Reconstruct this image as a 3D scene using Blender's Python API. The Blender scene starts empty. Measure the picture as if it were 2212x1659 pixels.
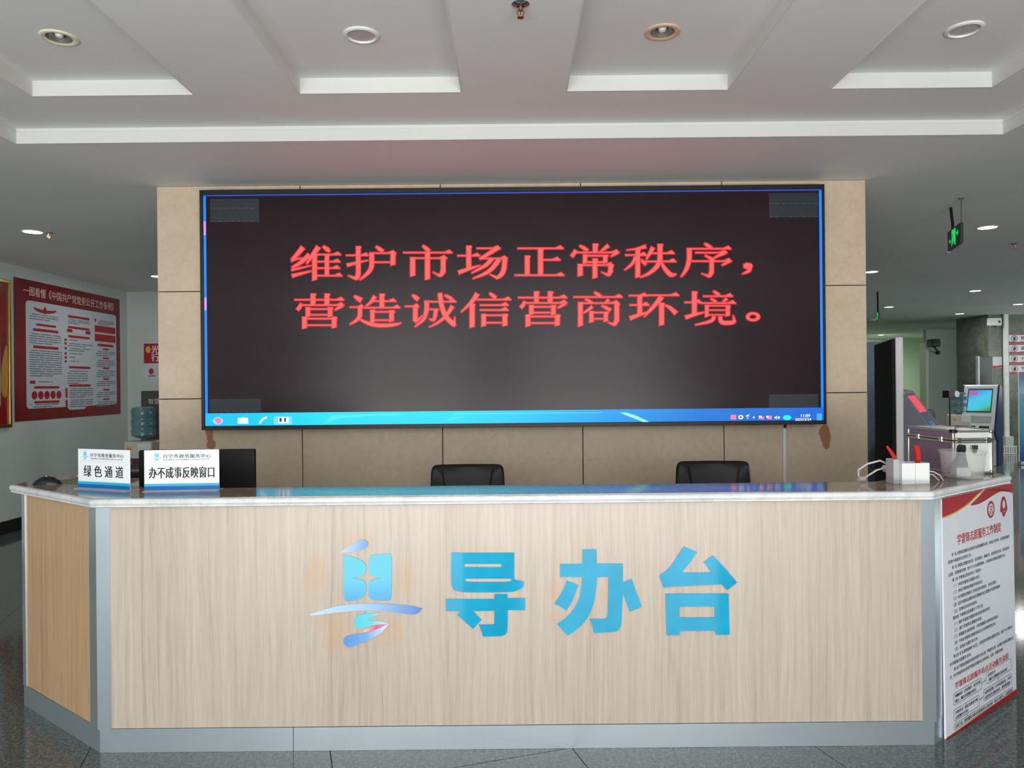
import bpy, bmesh, math, random
from mathutils import Matrix, Vector
random.seed(4)
SC = bpy.context.scene
COL = SC.collection
PI = math.pi

# ------------------------------------------------------------------ camera
EYE = 1.548
F = 1600.0                       # focal length in pixels of the 2212 px wide frame
ROLL = 0.0095
cd = bpy.data.cameras.new('camera')
cam = bpy.data.objects.new('camera', cd)
COL.objects.link(cam)
cd.sensor_width = 36
cd.lens = 36 * F / 2212
cd.clip_start = 0.05
cam.matrix_world = Matrix.Translation((0, 0, EYE)) @ Matrix.Rotation(PI / 2, 4, 'X') @ Matrix.Rotation(-ROLL, 4, 'Z')
SC.camera = cam

# ------------------------------------------------------------------ world, big lights, exposure
W = bpy.data.worlds.new('world')
SC.world = W
W.use_nodes = True
W.node_tree.nodes['Background'].inputs[0].default_value = (0.90, 0.96, 1.0, 1)
W.node_tree.nodes['Background'].inputs[1].default_value = 1.0
SC.view_settings.view_transform = 'Standard'
SC.view_settings.look = 'None'
SC.view_settings.gamma = 1
SC.view_settings.exposure = 0.0
SC.view_settings.use_curve_mapping = False
SC.cycles.use_denoising = True
SC.cycles.max_bounces = 8


def area(name, loc, rot, sx, sy, power, col=(1, 1, 1), parent=None):
    l = bpy.data.lights.new(name, 'AREA')
    l.shape = 'RECTANGLE'
    l.size, l.size_y, l.energy, l.color = sx, sy, power, col
    o = bpy.data.objects.new(name, l)
    o.location, o.rotation_euler = loc, rot
    COL.objects.link(o)
    if parent: o.parent = parent
    return o


# daylight through the glazed entrance behind the photographer
for x_, w_ in ((-2.0, 2.6), (1.45, 2.7)):
    area('entrance_daylight', (x_, -3.9, 1.45), (PI / 2, 0, 0), w_, 2.6, 85, (1.0, 0.985, 0.96))
# added fill light, tilted up behind the camera to brighten the ceiling
area('ceiling_fill', (0.0, -3.4, 0.2), (math.radians(162), 0, 0), 6.8, 1.4, 540, (1.0, 0.98, 0.95))


# unseen fill light added to brighten the right hall's far wall
area('hall_wall_fill', (13.8, 11.0, 1.9), (PI / 2, 0, PI / 2), 9.0, 1.5, 170, (0.92, 1.0, 0.95))


# ------------------------------------------------------------------ colour and materials
def lin(c):
    r = []
    for v in c[:3]:
        v = v / 255.0
        r.append(v / 12.92 if v <= 0.04045 else ((v + 0.055) / 1.055) ** 2.4)
    return (*r, 1.0)


class NT:
    def __init__(s, name):
        s.m = bpy.data.materials.new(name)
        s.m.use_nodes = True
        s.t = s.m.node_tree
        s.b = s.t.nodes['Principled BSDF']

    def n(s, typ, **kw):
        x = s.t.nodes.new(typ)
        for k, v in kw.items():
            if k in x.inputs.keys(): x.inputs[k].default_value = v
            else: setattr(x, k, v)
        return x

    def l(s, a, b): s.t.links.new(a, b)

    def math(s, op, a, b=None, c=None):
        x = s.t.nodes.new('ShaderNodeMath'); x.operation = op
        for i, v in enumerate((a, b, c)):
            if v is None: continue
            if isinstance(v, (int, float)): x.inputs[i].default_value = v
            else: s.l(v, x.inputs[i])
        return x.outputs[0]

    def mix(s, fac, a, b):
        x = s.t.nodes.new('ShaderNodeMix'); x.data_type = 'RGBA'
        for i, v in ((0, fac), (6, a), (7, b)):
            if isinstance(v, (int, float, tuple)): x.inputs[i].default_value = v
            else: s.l(v, x.inputs[i])
        return x.outputs[2]

    def ramp(s, fac, stops):
        x = s.t.nodes.new('ShaderNodeValToRGB')
        e = x.color_ramp.elements
        while len(e) < len(stops): e.new(0.5)
        for i, (p, c) in enumerate(stops):
            e[i].position = p; e[i].color = c
        s.l(fac, x.inputs[0])
        return x.outputs[0]

    def pos(s): return s.n('ShaderNodeNewGeometry').outputs['Position']
    def obj(s): return s.n('ShaderNodeTexCoord').outputs['Object']

    def scale(s, v, sc):
        x = s.n('ShaderNodeMapping'); x.inputs['Scale'].default_value = sc
        s.l(v, x.inputs['Vector']); return x.outputs[0]

    def noise(s, v, scale=5, detail=3, rough=0.5, dist=0.0):
        x = s.n('ShaderNodeTexNoise', Scale=scale, Detail=detail, Roughness=rough, Distortion=dist)
        s.l(v, x.inputs['Vector']); return x.outputs[0]

    def bump(s, h, strength=0.2, dist=0.01):
        x = s.n('ShaderNodeBump', Strength=strength, Distance=dist)
        s.l(h, x.inputs['Height']); s.l(x.outputs[0], s.b.inputs['Normal'])


MATS = {}


def pbr(name, col, rough=0.5, metal=0.0, vary=0.06, vs=8.0, trans=0.0, coat=0.0, spec=None, alpha=None, bump=0.0):
    """Plain surface with a slight procedural colour variation."""
    if name in MATS: return MATS[name]
    T = NT(name)
    c = lin(col)
    n = T.noise(T.obj(), vs, 4)
    a = tuple(min(1, v * (1 - vary)) for v in c[:3]) + (1,)
    b = tuple(min(1, v * (1 + vary)) for v in c[:3]) + (1,)
    T.l(T.ramp(n, [(0.3, a), (0.7, b)]), T.b.inputs['Base Color'])
    T.b.inputs['Roughness'].default_value = rough
    T.b.inputs['Metallic'].default_value = metal
    T.b.inputs['Transmission Weight'].default_value = trans
    T.b.inputs['Coat Weight'].default_value = coat
    if spec is not None: T.b.inputs['Specular IOR Level'].default_value = spec
    if alpha is not None: T.b.inputs['Alpha'].default_value = alpha
    if bump: T.bump(T.noise(T.obj(), vs * 20, 3), bump, 0.002)
    MATS[name] = T.m
    return T.m


def glow(name, col, strength, base=(8, 8, 8)):
    if name in MATS: return MATS[name]
    T = NT(name)
    T.b.inputs['Base Color'].default_value = lin(base)
    T.b.inputs['Emission Color'].default_value = lin(col)
    T.b.inputs['Emission Strength'].default_value = strength
    T.b.inputs['Roughness'].default_value = 0.5
    MATS[name] = T.m
    return T.m


def mat_wood(name, light, mid, dark, stains=False, yw=0.0):
    T = NT(name)
    p = T.obj()
    warp = T.noise(T.scale(p, (2.2, 2.2, 0.35)), 2.0, 2)
    v = T.n('ShaderNodeVectorMath', operation='ADD')
    T.l(T.scale(p, (1, 1, 0.022)), v.inputs[0])
    w = T.n('ShaderNodeCombineXYZ'); T.l(T.math('MULTIPLY', warp, 0.10), w.inputs[0]); T.l(T.math('MULTIPLY', warp, 0.03), w.inputs[1])
    T.l(w.outputs[0], v.inputs[1])
    fine = T.noise(v.outputs[0], 170, 4, 0.65)
    mid_n = T.noise(v.outputs[0], 26, 3, 0.6)
    big = T.noise(v.outputs[0], 5, 2, 0.5)
    # cathedral arches of flat-sawn grain
    wv = T.n('ShaderNodeTexWave', Scale=9.0, Distortion=9.0, Detail=3.0)
    wv.inputs['Detail Scale'].default_value = 1.3
    T.l(T.scale(p, (1.0, 1.0, 0.13)), wv.inputs['Vector'])
    s1 = T.math('MULTIPLY_ADD', fine, 0.45, T.math('MULTIPLY', mid_n, 0.35))
    s2 = T.math('MULTIPLY_ADD', big, 0.22, s1)
    s3 = T.math('MULTIPLY_ADD', wv.outputs[1], 0.07, s2)
    c = T.ramp(s3, [(0.34, lin(dark)), (0.50, lin(mid)), (0.68, lin(light))])
    if stains:
        sep = T.n('ShaderNodeSeparateXYZ'); T.l(p, sep.inputs[0])
        nz = T.noise(p, 14, 3)
        tot = None
        # (centre px, centre py, rx, ry, strength) of old glue marks around the logo and letters
        for (cx, cy, rx, ry, st) in ((675, 1246, 24, 50, .8), (768, 1170, 36, 20, .8), (872, 1250, 20, 42, .8), (730, 1360, 52, 46, .75),
                                     (832, 1362, 36, 32, .7), (858, 1205, 18, 14, .3), (1030, 1185, 60, 6, .7), (960, 1296, 9, 10, .7),
                                     (1090, 1292, 52, 5, .7), (1195, 1278, 18, 26, .7), (1192, 1335, 14, 14, .7), (1204, 1213, 8, 7, .8),
                                     (1251, 1202, 7, 8, .8), (1300, 1285, 9, 22, .8), (1420, 1225, 16, 10, .4), (1470, 1178, 20, 14, .35),
                                     (1426, 1320, 9, 40, .45), (1245, 1175, 14, 8, .35), (1120, 1250, 10, 8, .4), (1060, 1340, 20, 20, .4)):
            x0 = (cx - 1106) * 3.14 / F; z0 = EYE - (cy - 829.5 + ROLL * (cx - 1106)) * 3.14 / F
            rx *= 3.14 / F; ry *= 3.14 / F
            dx = T.math('DIVIDE', T.math('SUBTRACT', sep.outputs[0], x0), rx)
            dz = T.math('DIVIDE', T.math('SUBTRACT', sep.outputs[2], z0), ry)
            d = T.math('ADD', T.math('MULTIPLY', dx, dx), T.math('MULTIPLY', dz, dz))
            d = T.math('ADD', d, T.math('MULTIPLY_ADD', nz, 3.2, -1.6))
            mp = T.n('ShaderNodeMapRange'); T.l(d, mp.inputs[0])
            mp.inputs[1].default_value = 1.2; mp.inputs[2].default_value = 0.75; mp.inputs[3].default_value = 0; mp.inputs[4].default_value = st
            tot = mp.outputs[0] if tot is None else T.math('MAXIMUM', tot, mp.outputs[0])
        c = T.mix(T.math('MULTIPLY', tot, 0.42), c, lin((196, 154, 114)))
    T.l(c, T.b.inputs['Base Color'])
    T.b.inputs['Roughness'].default_value = 0.34
    T.b.inputs['Specular IOR Level'].default_value = 0.6
    T.bump(fine, 0.08, 0.001)
    return T.m


def mat_stone_wall():
    T = NT('beige_limestone')
    p = T.pos()
    a = T.noise(p, 3.0, 4, 0.6, 0.4); b = T.noise(p, 22, 5, 0.7); v = T.noise(T.scale(p, (1, 1, 1.6)), 9, 5, 0.75, 1.6)
    s = T.math('MULTIPLY_ADD', a, 0.5, T.math('MULTIPLY', b, 0.5))
    c = T.ramp(s, [(0.35, lin((198, 178, 154))), (0.65, lin((216, 197, 173)))])
    vein = T.ramp(v, [(0.30, (1, 1, 1, 1)), (0.40, (0, 0, 0, 1))])
    c = T.mix(T.math('MULTIPLY', vein, 0.35), c, lin((160, 138, 116)))
    sep = T.n('ShaderNodeSeparateXYZ'); T.l(p, sep.inputs[0])
    nz = T.noise(p, 26, 3)
    tot = None
    for (x0, z0, rx, rz) in ((-2.045, 1.235, .022, .075), (-2.035, 1.16, .03, .035), (2.115, 1.175, .032, .085), (2.10, 1.20, .03, .045), (-2.068, 1.36, .012, .12)):
        dx = T.math('DIVIDE', T.math('SUBTRACT', sep.outputs[0], x0), rx)
        dz = T.math('DIVIDE', T.math('SUBTRACT', sep.outputs[2], z0), rz)
        d = T.math('ADD', T.math('MULTIPLY', dx, dx), T.math('MULTIPLY', dz, dz))
        d = T.math('ADD', d, T.math('MULTIPLY_ADD', nz, 1.6, -0.8))
        mp = T.n('ShaderNodeMapRange'); T.l(d, mp.inputs[0])
        mp.inputs[1].default_value = 1.25; mp.inputs[2].default_value = 0.8; mp.inputs[3].default_value = 0; mp.inputs[4].default_value = 1
        tot = mp.outputs[0] if tot is None else T.math('MAXIMUM', tot, mp.outputs[0])
    c = T.mix(T.math('MULTIPLY', tot, 0.85), c, lin((146, 86, 44)))
    T.l(c, T.b.inputs['Base Color'])
    T.b.inputs['Roughness'].default_value = 0.42
    T.bump(b, 0.06, 0.002)
    return T.m


def mat_floor():
    T = NT('speckled_granite')
    p = T.pos()
    a = T.noise(p, 55, 4, 0.75); b = T.noise(p, 150, 2, 0.7); g = T.noise(p, 1.2, 2)
    s = T.math('MULTIPLY_ADD', a, 0.55, T.math('MULTIPLY', b, 0.45))
    c = T.ramp(s, [(0.36, lin((46, 50, 50))), (0.5, lin((84, 90, 89))), (0.63, lin((136, 141, 139)))])
    c = T.mix(T.math('MULTIPLY', g, 0.35), c, lin((80, 87, 85)))
    T.l(c, T.b.inputs['Base Color'])
    T.b.inputs['Roughness'].default_value = 0.08
    T.b.inputs['Specular IOR Level'].default_value = 0.3
    return T.m


def mat_granite(name, dark, light, rough=0.2, sc=40):
    T = NT(name)
    p = T.pos()
    s = T.math('MULTIPLY_ADD', T.noise(p, sc, 5, 0.8), 0.6, T.math('MULTIPLY', T.noise(p, sc / 12, 4, 0.6, 0.8), 0.4))
    T.l(T.ramp(s, [(0.38, lin(dark)), (0.62, lin(light))]), T.b.inputs['Base Color'])
    T.b.inputs['Roughness'].default_value = rough
    return T.m


def mat_paint(name, col, rough=0.75):
    T = NT(name)
    c = lin(col)
    n = T.noise(T.pos(), 0.9, 3)
    d = tuple(v * 0.93 for v in c[:3]) + (1,)
    T.l(T.ramp(n, [(0.3, d), (0.7, c)]), T.b.inputs['Base Color'])
    T.b.inputs['Roughness'].default_value = rough
    T.bump(T.noise(T.pos(), 160, 2), 0.03, 0.001)
    return T.m


def mat_led():
    T = NT('led_panel_surface')
    sep = T.n('ShaderNodeSeparateXYZ'); T.l(T.obj(), sep.inputs[0])
    # each LED module differs a touch from its neighbours
    cb = T.n('ShaderNodeCombineXYZ')
    T.l(T.math('FLOOR', T.math('MULTIPLY', sep.outputs[0], 6.25)), cb.inputs[0])
    T.l(T.math('FLOOR', T.math('MULTIPLY', sep.outputs[2], 12.5)), cb.inputs[2])
    wn = T.n('ShaderNodeTexWhiteNoise'); T.l(cb.outputs[0], wn.inputs[0])
    gr = T.noise(T.scale(T.obj(), (60, 1, 60)), 8, 2)
    T.b.inputs['Base Color'].default_value = lin((14, 12, 12))
    f = T.math('MULTIPLY_ADD', wn.outputs[0], 0.16, T.math('MULTIPLY_ADD', gr, 0.25, 0.75))
    T.l(T.mix(f, (0, 0, 0, 1), lin((33, 19, 25))), T.b.inputs['Emission Color'])
    T.b.inputs['Emission Strength'].default_value = 1.0
    T.l(T.math('MULTIPLY_ADD', wn.outputs[0], 0.012, 0.21), T.b.inputs['Roughness'])
    T.b.inputs['Specular IOR Level'].default_value = 0.25
    return T.m


def mat_taskbar():
    T = NT('taskbar_light')
    sep = T.n('ShaderNodeSeparateXYZ'); T.l(T.obj(), sep.inputs[0])
    x = T.math('MULTIPLY_ADD', sep.outputs[0], 1 / 4.08, 0.5)
    c = T.ramp(x, [(0.0, lin((0, 180, 240))), (0.2, lin((8, 214, 250))), (0.42, lin((8, 208, 248))), (0.66, lin((0, 150, 228))), (0.80, lin((6, 112, 206))), (1.0, lin((8, 100, 206)))])
    T.l(c, T.b.inputs['Emission Color'])
    T.b.inputs['Emission Strength'].default_value = 1.15
    T.b.inputs['Base Color'].default_value = lin((10, 10, 12))
    return T.m


M_wood = mat_wood('pale_ash_laminate', (194, 182, 170), (182, 168, 155), (160, 145, 130), stains=True)
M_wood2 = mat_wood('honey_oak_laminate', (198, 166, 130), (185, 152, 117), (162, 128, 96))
M_wallstone = mat_stone_wall()
M_floor = mat_floor()
M_ceil = mat_paint('ceiling_paint', (226, 228, 228))
M_trim = mat_paint('trim_white_paint', (217, 218, 216))
M_wall = mat_paint('wall_paint_grey_white', (196, 206, 203))
M_wallg = mat_paint('wall_paint_pale_green', (214, 232, 205))
M_columnstone = mat_granite('column_granite', (62, 68, 62), (112, 118, 106), 0.3, 60)
M_counter = mat_granite('polished_brown_marble', (124, 112, 98), (172, 159, 142), 0.09, 30)
M_counteredge = mat_granite('white_marble_edge', (190, 194, 196), (226, 229, 230), 0.3, 14)
M_led = mat_led()
M_task = mat_taskbar()
M_grout = pbr('grout_dark', (38, 38, 36), 0.9)
M_alu = pbr('brushed_aluminium_sheet', (216, 229, 238), 0.28, 0.85, 0.03, 3)
M_black = pbr('black_plastic', (16, 17, 19), 0.42)
M_blackmat = pbr('black_matte', (9, 9, 11), 0.7)
M_leather = pbr('black_leather', (10, 11, 13), 0.5, 0, 0.15, 30, bump=0.15)
M_chrome = pbr('chrome', (205, 205, 205), 0.15, 1.0, 0.02)
M_brass = pbr('brass', (150, 132, 96), 0.3, 1.0)
M_whitep = pbr('white_plastic', (225, 228, 226), 0.4)
M_paper = pbr('white_card', (232, 234, 236), 0.6, 0, 0.02)
M_signw = pbr('sign_white_acrylic', (228, 236, 240), 0.25, 0, 0.015)
M_ink = pbr('black_ink', (24, 30, 38), 0.6, 0, 0.02)
M_inkg = pbr('grey_ink', (92, 98, 104), 0.6, 0, 0.02)
M_redp = pbr('red_print', (166, 16, 34), 0.35, 0, 0.08, 2)
M_redt = pbr('title_red_print', (186, 40, 62), 0.5, 0, 0.03)
M_gold = pbr('gold_print', (226, 170, 80), 0.4, 0, 0.1)
M_bluep = pbr('blue_print', (10, 110, 196), 0.3, 0, 0.03)
M_cyanp = pbr('cyan_print', (40, 180, 226), 0.3, 0, 0.03)
M_blueac = pbr('blue_acrylic', (0, 160, 202), 0.07, 0, 0.10, 6, coat=1.0)
M_posterw = pbr('poster_grey_white', (196, 204, 212), 0.3, 0, 0.03)
M_foam = pbr('foam_board_white', (222, 226, 234), 0.35, 0, 0.02)
M_navy = pbr('navy_lacquer', (20, 42, 92), 0.25)


def grad(name, stops, axis=0, lo=0.0, hi=1.0, rough=0.12):
    """Printed colour gradient along one object axis."""
    T = NT(name)
    sep = T.n('ShaderNodeSeparateXYZ'); T.l(T.obj(), sep.inputs[0])
    f = T.n('ShaderNodeMapRange'); T.l(sep.outputs[axis], f.inputs[0])
    f.inputs[1].default_value = lo; f.inputs[2].default_value = hi
    T.l(T.ramp(f.outputs[0], [(p, lin(c)) for p, c in stops]), T.b.inputs['Base Color'])
    T.b.inputs['Roughness'].default_value = rough
    T.b.inputs['Coat Weight'].default_value = 0.4
    return T.m


# ------------------------------------------------------------------ mesh helpers
class MB:
    """Collects shapes in a bmesh; build() links them as one mesh object."""

    def __init__(s): s.bm = bmesh.new(); s.mi = 0

    def _mark(s, before):
        for f in s.bm.faces:
            if f.index == -1 or f not in before: pass

    def box(s, x0, x1, y0, y1, z0, z1, bevel=0.0, seg=2, rot=None, about=None):
        r = bmesh.ops.create_cube(s.bm, size=1)
        vs = r['verts']
        for v in vs:
            v.co = Vector(((x0 + x1) / 2 + v.co.x * (x1 - x0), (y0 + y1) / 2 + v.co.y * (y1 - y0), (z0 + z1) / 2 + v.co.z * (z1 - z0)))
        if rot is not None:
            c = Vector(about) if about else Vector(((x0 + x1) / 2, (y0 + y1) / 2, (z0 + z1) / 2))
            for v in vs: v.co = rot @ (v.co - c) + c
        if bevel:
            es = list({e for v in vs for e in v.link_edges})
            bmesh.ops.bevel(s.bm, geom=es, offset=bevel, segments=seg, affect='EDGES', profile=0.5, clamp_overlap=True)
        return s

    def prism(s, pts, z0, z1, bevel_top=0.0):
        b = [s.bm.verts.new((x, y, z0)) for x, y in pts]
        t = [s.bm.verts.new((x, y, z1)) for x, y in pts]
        n = len(pts)
        area2 = sum(pts[i][0] * pts[(i + 1) % n][1] - pts[(i + 1) % n][0] * pts[i][1] for i in range(n))
        if area2 < 0: b.reverse(); t.reverse()
        s.bm.faces.new(t); s.bm.faces.new(list(reversed(b)))
        for i in range(n):
            j = (i + 1) % n
            s.bm.faces.new((b[i], b[j], t[j], t[i]))
        return s

    def plate(s, pts, y0, y1):
        """Outline (x, z) extruded in y from y0 (front) to y1 (back)."""
        f = [s.bm.verts.new((x, y0, z)) for x, z in pts]
        g = [s.bm.verts.new((x, y1, z)) for x, z in pts]
        n = len(pts)
        a = sum(pts[i][0] * pts[(i + 1) % n][1] - pts[(i + 1) % n][0] * pts[i][1] for i in range(n))
        if a < 0: f.reverse(); g.reverse()
        fs = [s.bm.faces.new(f)]
        if abs(y1 - y0) > 1e-9:
            s.bm.faces.new(list(reversed(g)))
            for i in range(n):
                j = (i + 1) % n
                s.bm.faces.new((f[j], f[i], g[i], g[j]))
        bmesh.ops.triangulate(s.bm, faces=[fs[0]])
        return s

    def cyl(s, p0, p1, r0, r1=None, n=20, cap=True):
        r1 = r0 if r1 is None else r1
        p0, p1 = Vector(p0), Vector(p1)
        d = (p1 - p0)
        q = d.to_track_quat('Z', 'Y')
        A = [s.bm.verts.new(p0 + q @ Vector((r0 * math.cos(2 * PI * i / n), r0 * math.sin(2 * PI * i / n), 0))) for i in range(n)]
        B = [s.bm.verts.new(p1 + q @ Vector((r1 * math.cos(2 * PI * i / n), r1 * math.sin(2 * PI * i / n), 0))) for i in range(n)]
        for i in range(n):
            j = (i + 1) % n
            s.bm.faces.new((A[i], A[j], B[j], B[i]))
        if cap: s.bm.faces.new(list(reversed(A))); s.bm.faces.new(B)
        return s

    def lathe(s, prof, c=(0, 0, 0), n=32, sx=1, sy=1, cap=True):
        rings = []
        for r, z in prof:
            rings.append([s.bm.verts.new((c[0] + sx * r * math.cos(2 * PI * i / n), c[1] + sy * r * math.sin(2 * PI * i / n), c[2] + z)) for i in range(n)])
        for a, b in zip(rings, rings[1:]):
            for i in range(n):
                j = (i + 1) % n
                s.bm.faces.new((a[i], a[j], b[j], b[i]))
        if cap and prof[0][0] > 1e-5: s.bm.faces.new(list(reversed(rings[0])))
        if cap and prof[-1][0] > 1e-5: s.bm.faces.new(rings[-1])
        return s

    def tube(s, pts, r, n=8):
        pts = [Vector(p) for p in pts]
        rings = []
        for k, p in enumerate(pts):
            d = (pts[min(k + 1, len(pts) - 1)] - pts[max(k - 1, 0)]).normalized()
            q = d.to_track_quat('Z', 'Y')
            rings.append([s.bm.verts.new(p + q @ Vector((r * math.cos(2 * PI * i / n), r * math.sin(2 * PI * i / n), 0))) for i in range(n)])
        for a, b in zip(rings, rings[1:]):
            # match ring rotation
            best = min(range(n), key=lambda k: sum((a[i].co - b[(i + k) % n].co).length for i in range(0, n, 2)))
            for i in range(n):
                j = (i + 1) % n
                s.bm.faces.new((a[i], a[j], b[(j + best) % n], b[(i + best) % n]))
            if best: rings[rings.index(b)] = None or b
            b[:] = [b[(i + best) % n] for i in range(n)]
        s.bm.faces.new(list(reversed(rings[0]))); s.bm.faces.new(rings[-1])
        return s

    def build(s, name, mat, parent=None, smooth=False, mats=None):
        me = bpy.data.meshes.new(name)
        bmesh.ops.recalc_face_normals(s.bm, faces=[f for f in s.bm.faces]) if s.mi == 0 else None
        s.bm.to_mesh(me); s.bm.free()
        for m in (mats or [mat]): me.materials.append(m)
        if smooth:
            me.polygons.foreach_set('use_smooth', [True] * len(me.polygons))
            me.set_sharp_from_angle(angle=math.radians(40))
        o = bpy.data.objects.new(name, me)
        COL.objects.link(o)
        if parent: o.parent = parent
        return o


def thing(name, label, cat, loc=(0, 0, 0), rz=0.0, group=None):
    o = bpy.data.objects.new(name, None)
    o.empty_display_size = 0.1
    COL.objects.link(o)
    o.location = loc; o.rotation_euler = (0, 0, rz)
    o['label'] = label; o['category'] = cat
    if group: o['group'] = group
    return o


def tag(o, label, cat, group=None):
    o['label'] = label; o['category'] = cat
    if group: o['group'] = group
    return o


def struct(o): o['kind'] = 'structure'; return o


def dup(root, loc, rz=0.0, label=None):
    r = root.copy(); COL.objects.link(r); r.location = loc; r.rotation_euler = (0, 0, rz)
    if label: r['label'] = label
    for ch in list(root.children):
        c = ch.copy(); COL.objects.link(c); c.parent = r
        for g in list(ch.children):
            d = g.copy(); COL.objects.link(d); d.parent = c
    return r


def smooth_closed(pts, it=2):
    """Chaikin corner cutting; a point given as (x, y, 1) stays a sharp corner."""
    P = [(p[0], p[1], len(p) > 2) for p in pts]
    for _ in range(it):
        Q = []
        n = len(P)
        for i in range(n):
            a, b, c = P[i - 1], P[i], P[(i + 1) % n]
            if b[2]: Q.append(b)
            else:
                Q.append((b[0] * .75 + a[0] * .25, b[1] * .75 + a[1] * .25, False))
                Q.append((b[0] * .75 + c[0] * .25, b[1] * .75 + c[1] * .25, False))
        P = Q
    return [(x, y) for x, y, _ in P]


def lettering(name, body, size, mat, parent, loc, rot=(PI / 2, 0, 0), sx=1.0, bold=0.0, align='LEFT', depth=0.0, res=3, spacing=1.0, line=1.0):
    """Words as a mesh lying in the local x-z plane."""
    c = bpy.data.curves.new(name, 'FONT')
    c.body = body; c.size = size; c.align_x = align; c.extrude = depth; c.resolution_u = res
    c.space_character = spacing; c.space_line = line
    t = bpy.data.objects.new('tmp', c); COL.objects.link(t)
    dg = bpy.context.evaluated_depsgraph_get()
    me = bpy.data.meshes.new_from_object(t.evaluated_get(dg))
    bpy.data.objects.remove(t)
    me.materials.clear(); me.materials.append(mat)
    me.transform(Matrix.Diagonal((sx, 1, 1, 1)))
    if bold:      # heavier weight: the same outline laid again a hair to each side
        bm = bmesh.new()
        for k, (dx, dy) in enumerate(((-1, 0), (1, 0), (0, .35))):
            n0 = len(bm.verts); bm.from_mesh(me); bm.verts.ensure_lookup_table()
            for v_ in bm.verts[n0:]: v_.co += Vector((dx * bold * size, dy * bold * size, k * 1e-5))
        bm.to_mesh(me); bm.free()
    me.transform(Matrix.Rotation(PI / 2, 4, 'X'))
    me.name = name
    o = bpy.data.objects.new(name, me); COL.objects.link(o)
    o.parent = parent; o.location = loc
    return o


def flat_from_curve(name, outlines, y, mat, parent, thick=0.0):
    """Outlines (x, z) with holes -> filled plate facing -y."""
    c = bpy.data.curves.new(name, 'CURVE'); c.dimensions = '2D'; c.fill_mode = 'BOTH'; c.extrude = thick / 2
    for o in outlines:
        sp = c.splines.new('POLY'); sp.points.add(len(o) - 1)
        for i, (x, z) in enumerate(o): sp.points[i].co = (x, z, 0, 1)
        sp.use_cyclic_u = True
    t = bpy.data.objects.new('tmp', c); COL.objects.link(t)
    me = bpy.data.meshes.new_from_object(t.evaluated_get(bpy.context.evaluated_depsgraph_get()))
    bpy.data.objects.remove(t)
    me.materials.clear(); me.materials.append(mat)
    me.transform(Matrix.Rotation(PI / 2, 4, 'X'))
    me.transform(Matrix.Translation((0, y, 0)))
    me.name = name
    o = bpy.data.objects.new(name, me); COL.objects.link(o); o.parent = parent
    return o


# plane coordinates of traced flat artwork (letters on the desk front, text on the screen)
def plane_xz(px, py, D):
    dx, dy = px - 1106, 829.5 - py
    return ((dx + ROLL * dy) * D / F, EYE + (dy - ROLL * dx) * D / F)


# ================================================================== STRUCTURE
ZA, ZB, ZC = 2.904, 2.985, 3.058        # lower ceiling, tray ceiling, coffer ceiling
XL, XR, YR, YB, YBL = -5.45, 14.0, -4.2, 24.0, 10.5
TRX, TRY = 2.735, 4.10                  # tray opening

floor = struct(MB().box(XL - .1, XR + .1, YR, YB + .1, -0.1, -0.006).build('floor', M_floor))
# granite tiles laid at an angle, one object each
TH = math.radians(17.5); TS = 0.98
mt = MB().box(-TS / 2 + .0015, TS / 2 - .0015, -TS / 2 + .0015, TS / 2 - .0015, -.014, 0, 0.001, 1)
t0 = mt.build('tile', M_floor, floor)
tme = t0.data
first = True
u = Vector((math.cos(TH), math.sin(TH))); v = Vector((-math.sin(TH), math.cos(TH)))
org = Vector((0.24, 3.144)) ; org = u * org.dot(u) + v * 2.93
grout_pts = []
for i in range(-12, 14):
    for j in range(-9, 13):
        c = org + u * ((i + .5) * TS) + v * ((j + .5) * TS)
        if not (-4.78 < c.x < 8.2 and 0.9 < c.y < 9.6): continue
        if abs(c.x) < 1.8 and 5.5 > c.y > 5.15: continue
        if first: o = t0; first = False
        else: o = t0.copy(); COL.objects.link(o); o.parent = floor
        o.location = (c.x, c.y, 0.0); o.rotation_euler = (0, 0, TH)
b = MB().box(-4.1, 7.5, 1.6, 8.9, -.0058, -.004).build('grout_bed', M_grout, floor)

# ceilings
struct(MB().box(XL, XR, TRY, YB, ZA, ZB).box(XL, -TRX, YR, TRY, ZA, ZB).box(TRX, XR, YR, TRY, ZA, ZB).build('ceiling', M_ceil))
cof = [(-1.945, .80), (-.632, .80), (.678, .80), (1.975, .80)]
CY0, CY1 = 1.35, 3.64
mb = MB()
mb.box(XL, XR, CY1, YB, ZB, ZC).box(XL, XR, YR, CY0, ZB, ZC)
xs = [XL] + [e for c, w in cof for e in (c - w / 2, c + w / 2)] + [XR]
for a, b2 in zip(xs[::2], xs[1::2]): mb.box(a, b2, CY0, CY1, ZB, ZC)
struct(mb.build('ceiling_tray', M_ceil))
mb = MB(); HH = .053; HY = 3.19
mb.box(XL, XR, YR, HY - HH, ZC, ZC + .1).box(XL, XR, HY + HH, YB, ZC, ZC + .1)
hx = [XL] + [e for x_ in (-1.936, .662) for e in (x_ - HH, x_ + HH)] + [XR]
for a, b2 in zip(hx[::2], hx[1::2]): mb.box(a, b2, HY - HH, HY + HH, ZC, ZC + .1)
mb.box(XL, XR, YR, YB, ZC + .1, ZC + .14)
struct(mb.build('ceiling_upper', M_ceil))
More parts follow.
